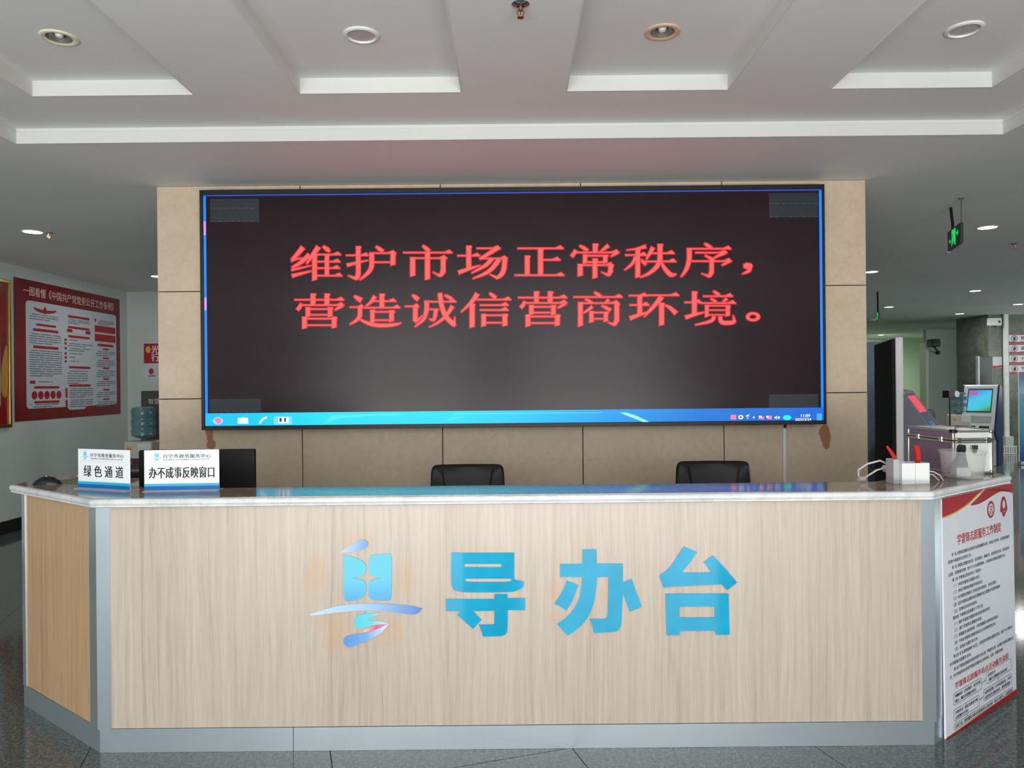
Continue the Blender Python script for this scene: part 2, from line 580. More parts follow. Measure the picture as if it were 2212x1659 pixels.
# white fascia round the tray and the coffers
mb = MB()
e = .012
mb.box(-TRX, TRX, TRY - e, TRY, ZA - .004, ZA + .062, .002, 1).box(-TRX, TRX, TRY - .006, TRY, ZA + .062, ZB)
for s in (-1, 1):
    x0, x1 = sorted((s * TRX, s * (TRX - e)))
    mb.box(x0, x1, YR, TRY - e, ZA - .004, ZA + .062, .002, 1)
    x0, x1 = sorted((s * TRX, s * (TRX - .006)))
    mb.box(x0, x1, YR, TRY - .006, ZA + .062, ZB)
struct(mb.build('trim_1', M_trim))
for k, (c, w) in enumerate(cof):
    mb = MB()
    a, b2 = c - w / 2, c + w / 2
    mb.box(a, b2, CY1 - .006, CY1, ZB - .003, ZC).box(a, b2, CY0, CY0 + .006, ZB - .003, ZC)
    mb.box(a, a + .006, CY0 + .006, CY1 - .006, ZB - .003, ZC).box(b2 - .006, b2, CY0 + .006, CY1 - .006, ZB - .003, ZC)
    struct(mb.build('trim_%d' % (k + 2), M_trim))

# walls
struct(MB().box(XL - .15, XL, YR, YBL, 0, ZA).build('wall_left', M_wall))
struct(MB().box(XL - .15, 3.0, YBL, YBL + .15, 0, ZA).build('wall_back_left', M_wall))
struct(MB().box(2.85, 3.0, YBL + .15, YB, 0, ZA).build('wall_hall_side', M_wall))
struct(MB().box(2.85, XR, YB, YB + .15, 0, ZA).build('wall_hall_end', M_wallg))
struct(MB().box(XR, XR + .15, YR, YB, 0, ZA).build('wall_right', M_wall))
struct(MB().box(11.2, XR, 20.0, 20.15, 0, ZA).build('wall_right_rear', M_wall))
struct(MB().box(XL, -3.4, YR, YR + .12, 0, ZC).box(3.6, XR, YR, YR + .12, 0, ZC).box(-3.4, 3.6, YR, YR + .12, 2.78, ZC).build('wall_rear', M_wall))
struct(MB().box(XL, XL + .012, YR + .12, YBL - .012, 0, .13, .003, 1).build('baseboard_left', M_blackmat))
struct(MB().box(XL + .012, 3.0, YBL - .012, YBL, 0, .13, .003, 1).build('baseboard_back', M_blackmat))
# stone feature wall behind the desk: core and slabs
PX0, PX1, PY = -2.385, 2.397, 5.0
core = struct(MB().box(PX0 + .004, PX1 - .004, PY + .02, PY + .62, 0, ZA).build('wall_back', M_grout))
cols = [PX0, -1.419, -.472, .475, 1.428, PX1]
rows = [0, .743, 1.468, 2.193, ZA - .003]
for i in range(5):
    for j in range(4):
        MB().box(cols[i] + (.003 if i else 0), cols[i + 1] - (.003 if i < 4 else 0), PY, PY + .02, rows[j] + .003, rows[j + 1] - .003 if j < 3 else rows[j + 1], .0012, 1).build('slab', M_wallstone, core)
for s, x in ((-1, PX0), (1, PX1)):
    for j in range(4):
        a, b2 = (x, x + .02) if s < 0 else (x - .02, x)
        MB().box(a, b2, PY + .0205, PY + .62, rows[j] + .003, rows[j + 1] - .003 if j < 3 else rows[j + 1], .0012, 1).build('slab', M_wallstone, core)
# granite column of the hall at the right
colm = struct(MB().box(9.97, 11.3, 15.5, 16.6, 0, ZA).build('wall_column', M_columnstone))
for s in (0, 1, 2): MB().box(9.971, 11.29, 15.494, 15.499, .02 + s * .96, .97 + s * .96 if s < 2 else ZA - .01, .001, 1).build('slab', M_columnstone, colm)

# ================================================================== RECEPTION DESK
FY = 3.14
A = Vector((-1.762, FY)); B = Vector((-2.405, 3.625)); Cc = Vector((1.778, FY)); Dd = Vector((2.375, 3.635))
BACK = 4.08
DZ = 1.043     # underside of the counter
desk = thing('reception_desk', 'long angled reception desk with pale wood front, blue lettering and grey metal plinth', 'desk')
MB().box(A.x + .05, Cc.x - .045, FY + .002, FY + .03, .102, DZ, .001, 1).build('front_panel', M_wood, desk)
MB().box(A.x, A.x + .82, FY, FY + .028, 0, .1, .001, 1).build('plinth', M_alu, desk)
MB().box(A.x + .822, Cc.x, FY, FY + .028, 0, .1, .001, 1).build('plinth', M_alu, desk)


def wing_box(P, Q, s0, s1, t0, t1, z0, z1, bevel=.001):
    """Box along P->Q; s = metres along, t = depth (into the desk)."""
    d = (Q - P).normalized()
    n = Vector((d.y, -d.x)) if d.x < 0 else Vector((-d.y, d.x))
    pts = [P + d * s0 + n * t0, P + d * s1 + n * t0, P + d * s1 + n * t1, P + d * s0 + n * t1]
    if n.y < 0: raise ValueError
    return MB().prism([(p.x, p.y) for p in pts], z0, z1)


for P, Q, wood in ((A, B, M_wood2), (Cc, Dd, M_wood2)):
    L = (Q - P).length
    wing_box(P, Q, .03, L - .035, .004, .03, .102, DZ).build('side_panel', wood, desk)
    wing_box(P, Q, 0.0, L, .002, .03, 0, .1).build('plinth', M_alu, desk)
    s = -1 if P.x < 0 else 1
    # corner post: an L of sheet metal, one leg on the front, one on the wing
    d = (Q - P).normalized(); n = Vector((d.y, -d.x)) if d.x < 0 else Vector((-d.y, d.x))
    o1 = P + Vector((s * .006, -.004))
    q1 = P + d * .082 - n * .001
    MB().prism([(P.x - s * .052, FY - .004), (o1.x, o1.y), (q1.x, q1.y), ((P + d * .082 + n * .02).x, (P + d * .082 + n * .02).y), (P.x - s * .005, FY + .03), (P.x - s * .052, FY + .03)], .1, DZ).build('corner_post', M_alu, desk)
    wing_box(P, Q, L - .036, L, -.001, .03, .1, DZ).build('end_post', M_alu, desk)
    # outer end panel running back
    x0, x1 = sorted((Q.x, Q.x - s * .03))
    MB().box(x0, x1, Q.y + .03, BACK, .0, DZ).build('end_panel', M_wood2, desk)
MB().box(-2.36, 2.33, 3.66, 4.02, .725, .755, .003, 2).build('work_surface', pbr('grey_laminate', (150, 146, 140), .45), desk)
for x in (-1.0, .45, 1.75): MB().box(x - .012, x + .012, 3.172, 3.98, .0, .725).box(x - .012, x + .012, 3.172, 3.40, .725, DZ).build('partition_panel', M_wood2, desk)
# --- characters and emblem glued to the front
SCL = 4.424


def zl(pts, ox):      # traced on the desk front plane
    return [plane_xz(ox + x / SCL, 1140 + y / SCL, FY) for x, y in pts]


YL0, YL1 = FY - .0035, FY + .0015
def rounded_rect(x0, y0, x1, y1, r=8): return smooth_closed([(x0, y0), (x1, y0), (x1, y1), (x0, y1)], 2)
ch = thing('tmp', 'x', 'x'); bpy.data.objects.remove(ch)
flat = []
dao_top = smooth_closed([(1480, 237, 1), (2083, 237, 1), (2083, 490, 1), (2110, 500), (2178, 513, 1), (2170, 575), (2080, 612), (1980, 616), (1700, 616), (1560, 614), (1482, 580), (1480, 440)], 3)
h1 = [(1608, 345), (1960, 345), (1960, 375), (1608, 375)]
h2 = smooth_closed([(1612, 485, 1), (2058, 485, 1), (2050, 515), (1900, 517), (1650, 517), (1618, 510)], 2)
dao_bot = smooth_closed([(1430, 680, 1), (1893, 680, 1), (1893, 633, 1), (2020, 633, 1), (2020, 672, 1), (2187, 672, 1), (2187, 785, 1), (2020, 785, 1), (2020, 940), (2010, 1030), (1870, 1037), (1780, 1037, 1), (1770, 985), (1745, 925, 1),
                         (1893, 922, 1), (1893, 793, 1), (1690, 795, 1), (1770, 880, 1), (1690, 965, 1), (1537, 832, 1), (1570, 795, 1), (1430, 795, 1)], 2)
ban = smooth_closed([(523, 207, 1), (655, 207, 1), (660, 343, 1), (908, 343, 1), (910, 520, 1), (992, 488, 1), (1088, 755, 1), (975, 800, 1), (908, 625, 1), (900, 800), (890, 985), (760, 1000), (632, 1003, 1), (620, 940), (590, 870, 1), (690, 870), (760, 870), (765, 760),
                     (772, 470, 1), (660, 470, 1), (655, 600), (620, 760), (560, 880), (480, 965), (382, 1030, 1), (280, 920, 1), (380, 850), (460, 750), (510, 620), (520, 470, 1), (310, 470, 1), (308, 345, 1), (523, 345, 1)], 2)
ban_dot = smooth_closed([(375, 503, 1), (482, 545, 1), (440, 670), (372, 788, 1), (258, 722, 1), (325, 620)], 2)
tai_top = smooth_closed([(1492, 177, 1), (1617, 232, 1), (1550, 330), (1470, 428, 1), (1755, 425, 1), (1678, 325, 1), (1770, 265, 1), (1890, 390), (2000, 522, 1), (1903, 597, 1), (1850, 540, 1), (1400, 560), (1297, 573, 1), (1255, 455, 1), (1350, 390), (1430, 270)], 2)
tai_bot = [(1313, 628), (1918, 628), (1928, 1020), (1795, 1022), (1785, 983), (1453, 985), (1450, 1025), (1325, 1025)]
tai_h = [(1450, 752), (1783, 752), (1783, 855), (1450, 855)]
for outl, ox, lab in (([zl(dao_top, 640), zl(h1, 640), zl(h2, 640), zl(dao_bot, 640)], 640, 'first blue character, with two slits'),
                      ([zl(ban, 1140), zl(ban_dot, 1140)], 1140, 'middle blue character'),
                      ([zl(tai_top, 1140), zl(tai_bot, 1140), zl(tai_h, 1140)], 1140, 'last blue character, with a square opening')):
    o = flat_from_curve('character', outl, (YL0 + YL1) / 2, M_blueac, desk, .004)
    o['label'] = lab


def X(px, ox=640): return plane_xz(ox + px / SCL, 1300, FY)[0]
def Z(py): return plane_xz(800, 1140 + py / SCL, FY)[1]


G_leaf = grad('emblem_blue_fade', [(0, (190, 214, 236)), (1, (96, 152, 214))], 0, X(415), X(680))
G_book = grad('emblem_book_fade', [(0, (86, 170, 222)), (.45, (100, 196, 230)), (.6, (98, 200, 224)), (1, (98, 196, 222))], 2, Z(700), Z(250))
G_swo = grad('emblem_swoosh_fade', [(0, (190, 216, 234)), (.5, (160, 196, 230)), (1, (86, 132, 200))], 0, X(150), X(1205))
G_cy = grad('emblem_cyan_fade', [(0, (84, 200, 220)), (.5, (104, 206, 224)), (1, (196, 226, 236))], 0, X(550), X(890))
G_pk = grad('emblem_pink_fade', [(0, (226, 196, 178)), (.5, (220, 96, 120)), (1, (216, 150, 170))], 0, X(640), X(890))
G_bl = grad('emblem_tail_fade', [(0, (84, 146, 214)), (.5, (116, 166, 222)), (1, (214, 228, 240))], 0, X(455), X(890))
emb = [('emblem_leaf', smooth_closed([(415, 240, 1), (500, 175), (590, 122), (650, 108), (690, 140), (672, 190), (610, 218), (520, 232)], 2), G_leaf),
       ('emblem_page', smooth_closed([(457, 262, 1), (520, 268), (610, 305), (668, 345), (670, 420), (630, 455), (590, 467), (535, 480, 1), (600, 486), (650, 500), (670, 545), (667, 640), (590, 690), (490, 702), (457, 700), (455, 500)], 2), G_book),
       ('emblem_page', smooth_closed([(800, 250), (880, 246), (912, 262), (911, 400), (909, 680), (890, 696), (780, 695), (705, 682), (690, 640), (690, 545), (700, 505), (745, 490), (820, 479, 1), (740, 466), (700, 445), (692, 400), (692, 310), (710, 262)], 2), G_book),
       ('emblem_swoosh', smooth_closed([(130, 825, 1), (230, 790), (400, 742), (600, 722), (780, 722), (980, 733), (1120, 748), (1205, 770, 1), (1170, 815), (1110, 832), (980, 810), (780, 788), (560, 793), (350, 812), (150, 842)], 2), G_swo),
       ('emblem_wave', smooth_closed([(805, 820, 1), (735, 850), (690, 880, 1), (800, 890), (890, 912, 1), (770, 925), (690, 945), (600, 965), (550, 940), (550, 870), (600, 830), (700, 812)], 2), G_cy),
       ('emblem_flame', smooth_closed([(890, 912, 1), (830, 940), (700, 992), (640, 1000), (650, 965), (760, 928)], 2), G_pk),
       ('emblem_tail', smooth_closed([(890, 912, 1), (830, 990), (740, 1050), (600, 1112), (500, 1145), (450, 1110), (455, 1045), (520, 1020), (680, 1004), (800, 955)], 2), G_bl)]
em0 = None
for nm, pts, m in emb:
    o = flat_from_curve(nm, [zl(pts, 640)], (YL0 + YL1) / 2, m, desk, .004)

# --- countertop
top = thing('countertop', 'polished brown marble counter slab with a white moulded edge along the reception desk', 'countertop', (0, 0, 0))
g = .035
outer = [(-1.752, FY - g), (1.765, FY - g), (2.418, 3.592), (2.418, BACK + .02), (2.04, BACK + .02), (1.99, 3.70), (1.66, 3.425), (-1.66, 3.425), (-1.97, 3.68), (-2.02, BACK - .02), (-2.395, BACK - .02), (-2.447, 3.598), (-1.80, FY - g)]
outer = [(-1.775, FY - g)] + outer[1:-1]


def inset(poly, d):
    n = len(poly); r = []
    ar = sum(poly[i][0] * poly[(i + 1) % n][1] - poly[(i + 1) % n][0] * poly[i][1] for i in range(n))
    sg = 1 if ar > 0 else -1
    for i in range(n):
        a, b_, c_ = Vector(poly[i - 1]), Vector(poly[i]), Vector(poly[(i + 1) % n])
        e1 = (b_ - a).normalized(); e2 = (c_ - b_).normalized()
        n1 = Vector((-e1.y, e1.x)) * sg; n2 = Vector((-e2.y, e2.x)) * sg
        m = (n1 + n2); m = m / max(.3, m.dot(n1))
        r.append((b_.x + m.x * d, b_.y + m.y * d))
    return r


# moulded edge profile: (inset, z)
prof = [(.012, DZ), (.004, DZ + .004), (.006, DZ + .009), (.003, DZ + .013), (0, DZ + .019), (0, DZ + .028), (.003, DZ + .034), (.008, DZ + .037), (.014, DZ + .0375)]
bm = bmesh.new()
rings = [[bm.verts.new((x, y, z)) for x, y in inset(outer, d)] for d, z in prof]
for a, b2 in zip(rings, rings[1:]):
    for i in range(len(a)):
        j = (i + 1) % len(a)
        bm.faces.new((a[i], a[j], b2[j], b2[i]))
bm.faces.new(list(reversed(rings[0])))
bm.faces.new(rings[-1])
mbe = MB(); mbe.bm.free(); mbe.bm = bm
mbe.build('edge_moulding', M_counteredge, top)
MB().prism(inset(outer, .016), DZ + .0376, DZ + .0395).build('slab', M_counter, top)
CT = DZ + .0395

# ================================================================== LED SCREEN
SY = 4.87
DX0, DX1, DZ0, DZ1 = -2.043, 2.066, 1.264, 2.842
led = thing('led_display', 'wide black LED display with red text and a blue taskbar on the beige stone wall', 'screen', (0, 0, 0))
MB().box(DX0, DX1, SY + .022, PY - .002, DZ0, DZ1, .003, 1).build('cabinet', M_blackmat, led)
fr = MB()
bz = .028
fr.box(DX0, DX0 + bz - .004, SY - .004, SY + .022, DZ0, DZ1, .002, 1).box(DX1 - bz + .01, DX1, SY - .004, SY + .022, DZ0, DZ1, .002, 1)
fr.box(DX0 + bz - .004, DX1 - bz + .01, SY - .004, SY + .022, DZ0, DZ0 + .026, .002, 1).box(DX0 + bz - .004, DX1 - bz + .01, SY - .004, SY + .022, DZ1 - .031, DZ1, .002, 1)
fr.build('frame', M_black, led)
AX0, AX1 = DX0 + .025, DX1 - .019
AZ0, AZ1 = DZ0 + .027, DZ1 - .032
# individual LED cabinets (joined face), then the lit image on it
MB().box(AX0, AX1, SY, SY + .02, AZ0, AZ1).build('led_panel', M_led, led)
M_bord = glow('screen_border_blue', (10, 132, 255), 1.1)
M_bord2 = glow('screen_border_deep_blue', (30, 78, 200), .9)
M_bordp = glow('screen_border_pink', (226, 150, 246), 1.0)
TBZ = AZ0 + .083
w = .0165
o = MB().box(AX0, AX0 + w, SY - .0012, SY, TBZ, AZ1 - .009).build('screen_border', M_bord, led)
MB().box(AX1 - w, AX1, SY - .0012, SY, TBZ, AZ1 - .009).build('screen_border', M_bord, led)
MB().box(AX0, AX1, SY - .0012, SY, AZ1 - .009, AZ1).build('screen_border', M_bord2, led)
for (a, b2) in ((478, 508), (643, 670)):
    za, zb = plane_xz(450, a, SY)[1], plane_xz(450, b2, SY)[1]
    MB().box(AX0 + .001, AX0 + w - .001, SY - .002, SY - .0013, zb, za).build('border_fault', M_bordp, led)
tb = MB().box(AX0, AX1, SY - .0012, SY, AZ0, TBZ).build('taskbar', M_task, led)
M_teal = glow('module_teal', (32, 44, 54), .5, (14, 15, 18))
M_dash = glow('module_dash', (92, 96, 104), .8)
for (x0, y0, x1, y1) in ((454, 430, 560, 479), (1661, 418, 1768, 469), (453, 862, 564, 889), (1661, 852, 1768, 884)):
    a = plane_xz(x0, y0, SY); c2 = plane_xz(x1, y1, SY)
    MB().box(a[0], c2[0], SY - .001, SY, c2[1], a[1]).build('tinted_module', M_teal, led)
dashes = MB()
for (x0, x1, y) in ((456, 560, 450), (456, 560, 478), (1661, 1768, 440), (1661, 1768, 468), (460, 564, 889), (1663, 1768, 882)):
    x = x0
    while x < x1 - 8:
        a = plane_xz(x, y, SY); dashes.box(a[0], a[0] + .026, SY - .0016, SY - .0011, a[1] - .001, a[1] + .001); x += 14
dashes.build('pixel_dashes', M_dash, led)['kind'] = 'stuff'
# light streaks on the taskbar
M_str = glow('streak_pale', (150, 236, 250), 1.1)
for q_ in ([(1338, 891), (1352, 891), (1372, 897), (1402, 911), (1390, 912), (1362, 901)], [(966, 905), (1000, 899), (1004, 900), (970, 908)], [(700, 916), (716, 897), (860, 893), (880, 896), (800, 898), (730, 904)], [(980, 893), (1300, 891), (1300, 892), (980, 895)]):
    MB().plate([plane_xz(x, y, SY) for x, y in q_], SY - .0016, SY - .0013).build('taskbar_streak', M_str if q_[0][0] == 1338 else glow('streak_cyan', (70, 226, 250), 1.1), led)
# taskbar icons
M_icw = glow('icon_white', (236, 248, 255), 1.2)
M_icp = glow('icon_pink', (240, 120, 170), 1.2)
M_ict = glow('icon_cyan', (20, 235, 230), 1.2)
M_icn = glow('icon_navy', (40, 60, 130), 1.0)


def scr(pts, mat, name='taskbar_icon', off=.002):
    m = MB(); m.plate([plane_xz(x, y, SY) for x, y in pts], SY - off, SY - off + .0005)
    return m.build(name, mat, led)


def ell(cx, cy, rx, ry, n=20): return [(cx + rx * math.cos(2 * PI * i / n), cy + ry * math.sin(2 * PI * i / n)) for i in range(n)]


scr(ell(471, 909, 11, 8), glow('icon_pale', (150, 220, 250), 1.1)); scr([(463, 905), (471, 902), (479, 905), (478, 913), (470, 916)], M_icp, off=.0026)
scr([(514, 903), (520, 903), (522, 901), (536, 903), (537, 915), (514, 915)], M_icw)
scr([(559, 914), (565, 905), (576, 899), (577, 903), (568, 908), (563, 915)], M_icw)
scr([(592, 899), (631, 899), (631, 917), (592, 917)], glow('icon_tab', (120, 215, 250), 1.1)); scr([(601, 902), (624, 901), (624, 914), (601, 914)], M_icw, off=.0026)
scr([(604, 903), (609, 903), (609, 911), (604, 911)], M_icn, off=.0032); scr([(614, 903), (618, 903), (618, 911), (614, 911)], M_icn, off=.0032)
scr([(1578, 896), (1590, 896), (1590, 906), (1578, 906)], M_icp)
scr(ell(1600, 901, 5.5, 4.5), M_icw); scr(ell(1600, 901, 2.5, 2), M_icn, off=.0026)
scr([(1611, 898), (1618, 895), (1618, 899), (1612, 900)], M_icw); scr([(1613, 902), (1617, 902), (1615, 905)], M_icw)
scr([(1625, 903), (1628, 899), (1631, 903)], M_icw)
scr([(1639, 898), (1644, 898), (1650, 901), (1650, 906), (1639, 905)], M_icp); scr([(1639, 898), (1645, 898), (1645, 902), (1639, 902)], M_icw, off=.0026)
scr([(1655, 898), (1667, 898), (1667, 906), (1658, 906)], M_icp); scr([(1655, 898), (1660, 898), (1660, 902), (1655, 902)], M_icw, off=.0026)
scr([(1672, 902), (1678, 898), (1678, 906)], M_icw); scr(ell(1682, 902, 2, 3), M_icw)
scr(ell(1700, 902, 9, 5.5), M_ict)
scr([(1764, 893), (1775, 893), (1775, 910), (1764, 910)], glow('icon_corner', (70, 170, 245), 1.1))
for tx, px, py, sz in (('11:09', 1728, 901, .027), ('2025/3/24', 1717, 909, .024)):
    p = plane_xz(px, py, SY)
    lettering('clock_text', tx, sz, M_icw, led, (p[0], SY - .003, p[1]), bold=.02, sx=1.1)

# --- red message: strokes traced one by one. H = thin bar with a wedge, V = thick post, S = tapered stroke, P = polygon
def H(x0, y, x1, wedge=True, t=15): return ('H', x0, y, x1, wedge, t)
def V(x, y0, y1, w=43): return ('V', x, y0, y1, w)
def S(*p): return ('S', p)


A1, A2 = 'A', 'B'
GL = []
GL.append(('A', [S((225, 140, 50), (165, 212, 38), (125, 248, 24)), S((118, 262, 22), (190, 240, 16), (290, 238, 14)), S((282, 205, 44), (205, 275, 36), (125, 322, 22)), S((122, 342, 24), (200, 325, 18), (298, 302, 10)),
                 S((126, 395, 38), (200, 375, 26), (302, 350, 12)), S((362, 135, 48), (310, 210, 38), (255, 290, 14)), V(327, 205, 432), S((400, 132, 22), (440, 160, 42), (462, 180, 20)), H(335, 205, 560), H(345, 268, 556), H(345, 325, 552), H(345, 392, 572), V(436, 205, 394, 40)]))
GL.append(('A', [V(713, 132, 392), S((712, 380, 46), (698, 412, 40), (660, 405, 22), (622, 388, 10)), H(605, 212, 808), S((612, 300, 34), (700, 278, 24), (802, 255, 10)), S((868, 132, 18), (900, 155, 36), (935, 178, 30)), H(815, 192, 1047), V(1020, 195, 298, 44), H(845, 273, 1005, False),
                 S((830, 190, 44), (832, 300, 42), (800, 365, 36), (725, 430, 12))]))
GL.append(('A', [S((1282, 125, 18), (1310, 148, 36), (1345, 175, 28)), H(1110, 188, 1545), V(1325, 180, 425, 46), H(1175, 237, 1500), V(1194, 228, 395, 46), V(1464, 235, 368, 44), S((1462, 355, 46), (1440, 388, 32), (1405, 378, 18), (1372, 358, 10))]))
GL.append(('A', [V(1690, 127, 345, 44), H(1590, 215, 1792), S((1598, 365, 38), (1690, 332, 28), (1792, 300, 10)), H(1760, 150, 1972), S((1952, 142, 42), (1870, 195, 34), (1785, 245, 22)), H(1800, 240, 2035), S((2010, 245, 44), (2003, 320, 44), (1985, 372, 42), (1945, 408, 30), (1915, 398, 18), (1875, 380, 10)),
                 S((1895, 240, 40), (1840, 300, 34), (1715, 368, 12)), S((1960, 245, 44), (1900, 325, 38), (1830, 375, 30), (1725, 418, 12))]))
GL.append(('B', [H(-8, 145, 385), V(75, 207, 372, 42), V(188, 145, 372, 44), H(200, 243, 358), H(-33, 374, 390)]))
GL.append(('B', [S((520, 122, 16), (555, 140, 32), (590, 165, 30)), V(655, 105, 180, 44), S((768, 120, 38), (735, 145, 28), (700, 172, 14)), S((487, 158, 26), (472, 190, 34), (452, 215, 34)), H(475, 180, 862), S((845, 180, 30), (815, 197, 26), (787, 215, 12)),
                 V(568, 197, 274, 38), V(740, 202, 270, 38), H(585, 208, 768, False), H(585, 262, 725, False), V(526, 278, 380, 44), H(520, 288, 812), V(785, 288, 352, 42), S((784, 335, 42), (770, 368, 32), (740, 362, 18), (705, 345, 10)), V(652, 232, 398, 42)]))
GL.append(('B', [S((1088, 128, 36), (1000, 150, 18), (920, 160, 10)), H(910, 202, 1097), V(1017, 142, 392, 42), S((1000, 212, 26), (970, 275, 26), (905, 330, 12)), S((1045, 240, 16), (1065, 262, 28), (1088, 285, 28)), S((1148, 135, 40), (1118, 190, 30), (1088, 240, 14)),
                 H(1125, 187, 1332), H(1070, 257, 1346), V(1207, 107, 250, 44), S((1206, 240, 42), (1180, 300, 38), (1110, 360, 28), (1035, 392, 10)), S((1212, 255, 14), (1250, 320, 36), (1300, 370, 40), (1348, 365, 10))]))
GL.append(('B', [S((1585, 102, 16), (1615, 122, 34), (1650, 145, 28)), H(1440, 148, 1815), S((1456, 145, 44), (1455, 240, 42), (1430, 325, 34), (1385, 390, 12)), H(1508, 182, 1782), S((1762, 182, 34), (1700, 210, 22), (1655, 232, 14)), S((1588, 205, 14), (1630, 225, 28), (1668, 250, 26)), H(1478, 254, 1820),
                 S((1800, 252, 32), (1765, 272, 26), (1733, 290, 12)), V(1647, 240, 360, 40), S((1646, 345, 42), (1628, 378, 34), (1595, 372, 18), (1560, 358, 10))]))
GL.append(('B', [S((1918, 298, 30), (1945, 295, 56), (1978, 298, 50), (1992, 305, 20)), S((1972, 295, 44), (1965, 335, 34), (1905, 365, 8))]))
YING = [H(150, 605, 588), V(313, 550, 650, 44), V(436, 550, 650, 44), S((208, 635, 22), (195, 670, 36), (172, 695, 32)), H(205, 652, 590), S((572, 655, 34), (540, 675, 26), (505, 697, 12)), V(268, 672, 755, 42), V(465, 672, 755, 42), H(280, 687, 480, False), H(280, 738, 460, False),
        V(238, 755, 858, 44), V(500, 755, 852, 44), H(250, 772, 525, False), H(250, 830, 490, False)]
GL.append(('A', YING))
GL.append(('A', [S((675, 570, 16), (705, 590, 40), (742, 612, 46)), H(638, 670, 765), V(728, 668, 760, 40), S((728, 745, 38), (700, 785, 32), (638, 822, 14)), S((715, 768, 14), (770, 800, 28), (850, 826, 34), (960, 832, 34), (1050, 822, 26), (1092, 808, 12)), S((862, 572, 40), (825, 625, 28), (780, 662, 14)),
                 V(922, 552, 672, 44), H(845, 617, 1050), H(770, 675, 1085), V(838, 694, 805, 40), V(1008, 698, 797, 42), H(850, 712, 1038, False), H(850, 785, 990, False)]))
GL.append(('A', [S((1190, 562, 16), (1215, 580, 38), (1245, 605, 40)), H(1125, 663, 1252), V(1218, 665, 790, 42), S((1212, 798, 34), (1245, 778, 24), (1285, 742, 8)), H(1310, 622, 1580), S((1318, 612, 44), (1316, 700, 40), (1290, 775, 34), (1213, 845, 12)), H(1335, 690, 1425, False),
                 S((1400, 685, 38), (1392, 750, 34), (1375, 785, 26), (1340, 772, 10)), S((1435, 545, 42), (1452, 660, 42), (1490, 755, 44), (1550, 815, 44), (1572, 838, 14)), S((1560, 835, 28), (1568, 755, 10)), S((1548, 660, 38), (1490, 745, 30), (1420, 805, 24), (1338, 848, 10)), S((1475, 565, 14), (1505, 578, 30), (1545, 600, 28))]))
GL.append(('A', [S((1768, 550, 46), (1715, 625, 34), (1622, 715, 12)), V(1720, 640, 848, 46), S((1872, 545, 16), (1900, 565, 34), (1930, 590, 30)), H(1760, 603, 2065), H(1790, 652, 2042), H(1790, 696, 2042), V(1822, 730, 838, 42), V(2010, 730, 835, 44), H(1830, 742, 2035, False), H(1830, 808, 2000, False)]))
GL.append(('B', [('H', (p[1] - 150) * .955 - 3, (p[2] - 605) * .964 + 565, (p[3] - 150) * .955 - 3, p[4], p[5]) if p[0] == 'H' else
                 ('V', (p[1] - 150) * .955 - 3, (p[2] - 605) * .964 + 565, (p[3] - 605) * .964 + 565, p[4] * .96) if p[0] == 'V' else
                 ('S', tuple(((q[0] - 150) * .955 - 3, (q[1] - 605) * .964 + 565, q[2] * .96) for q in p[1])) for p in YING]))
GL.append(('B', [S((645, 518, 16), (672, 535, 32), (705, 556, 26)), H(470, 560, 887), S((565, 578, 14), (595, 590, 26), (630, 612, 24)), S((772, 582, 32), (735, 612, 14)), V(528, 603, 808, 42), H(515, 612, 860), V(838, 612, 770, 42), S((836, 755, 44), (822, 790, 32), (795, 788, 20), (760, 775, 10)),
                 S((630, 640, 30), (595, 670, 24), (550, 698, 12)), S((708, 635, 14), (745, 650, 28), (785, 675, 36)), V(622, 680, 775, 38), V(745, 685, 768, 38), H(630, 692, 770, False), H(630, 746, 730, False)]))
GL.append(('B', [H(940, 548, 1102), V(1034, 548, 715, 42), H(948, 628, 1116), S((948, 742, 38), (1030, 712, 28), (1130, 680, 10)), H(1085, 545, 1370), S((1222, 555, 48), (1175, 615, 38), (1120, 675, 28), (1070, 730, 10)), V(1220, 610, 800, 44), S((1245, 628, 12), (1290, 650, 30), (1345, 700, 44))]))
GL.append(('B', [V(1500, 512, 715, 44), H(1415, 605, 1562), S((1422, 735, 38), (1500, 710, 28), (1592, 688, 10)), S((1660, 508, 16), (1685, 525, 30), (1715, 545, 26)), H(1575, 553, 1830), S((1638, 572, 14), (1660, 585, 26), (1690, 605, 24)), S((1778, 572, 30), (1738, 605, 14)), H(1550, 612, 1855),
                 V(1606, 628, 728, 34), V(1785, 632, 722, 38), H(1610, 634, 1805, False, 12), H(1610, 672, 1780, False, 12), H(1610, 712, 1780, False, 12), S((1668, 722, 36), (1640, 765, 30), (1505, 798, 12)), S((1722, 722, 36), (1724, 762, 36), (1755, 780, 36), (1820, 778, 36), (1852, 768, 14)), S((1840, 770, 32), (1832, 712, 10))]))
GL.append(('B', ['RING']))
M_red = glow('led_red_text', (255, 46, 44), 4.0)
M_rede = glow('led_red_edge', (196, 4, 30), 1.0)


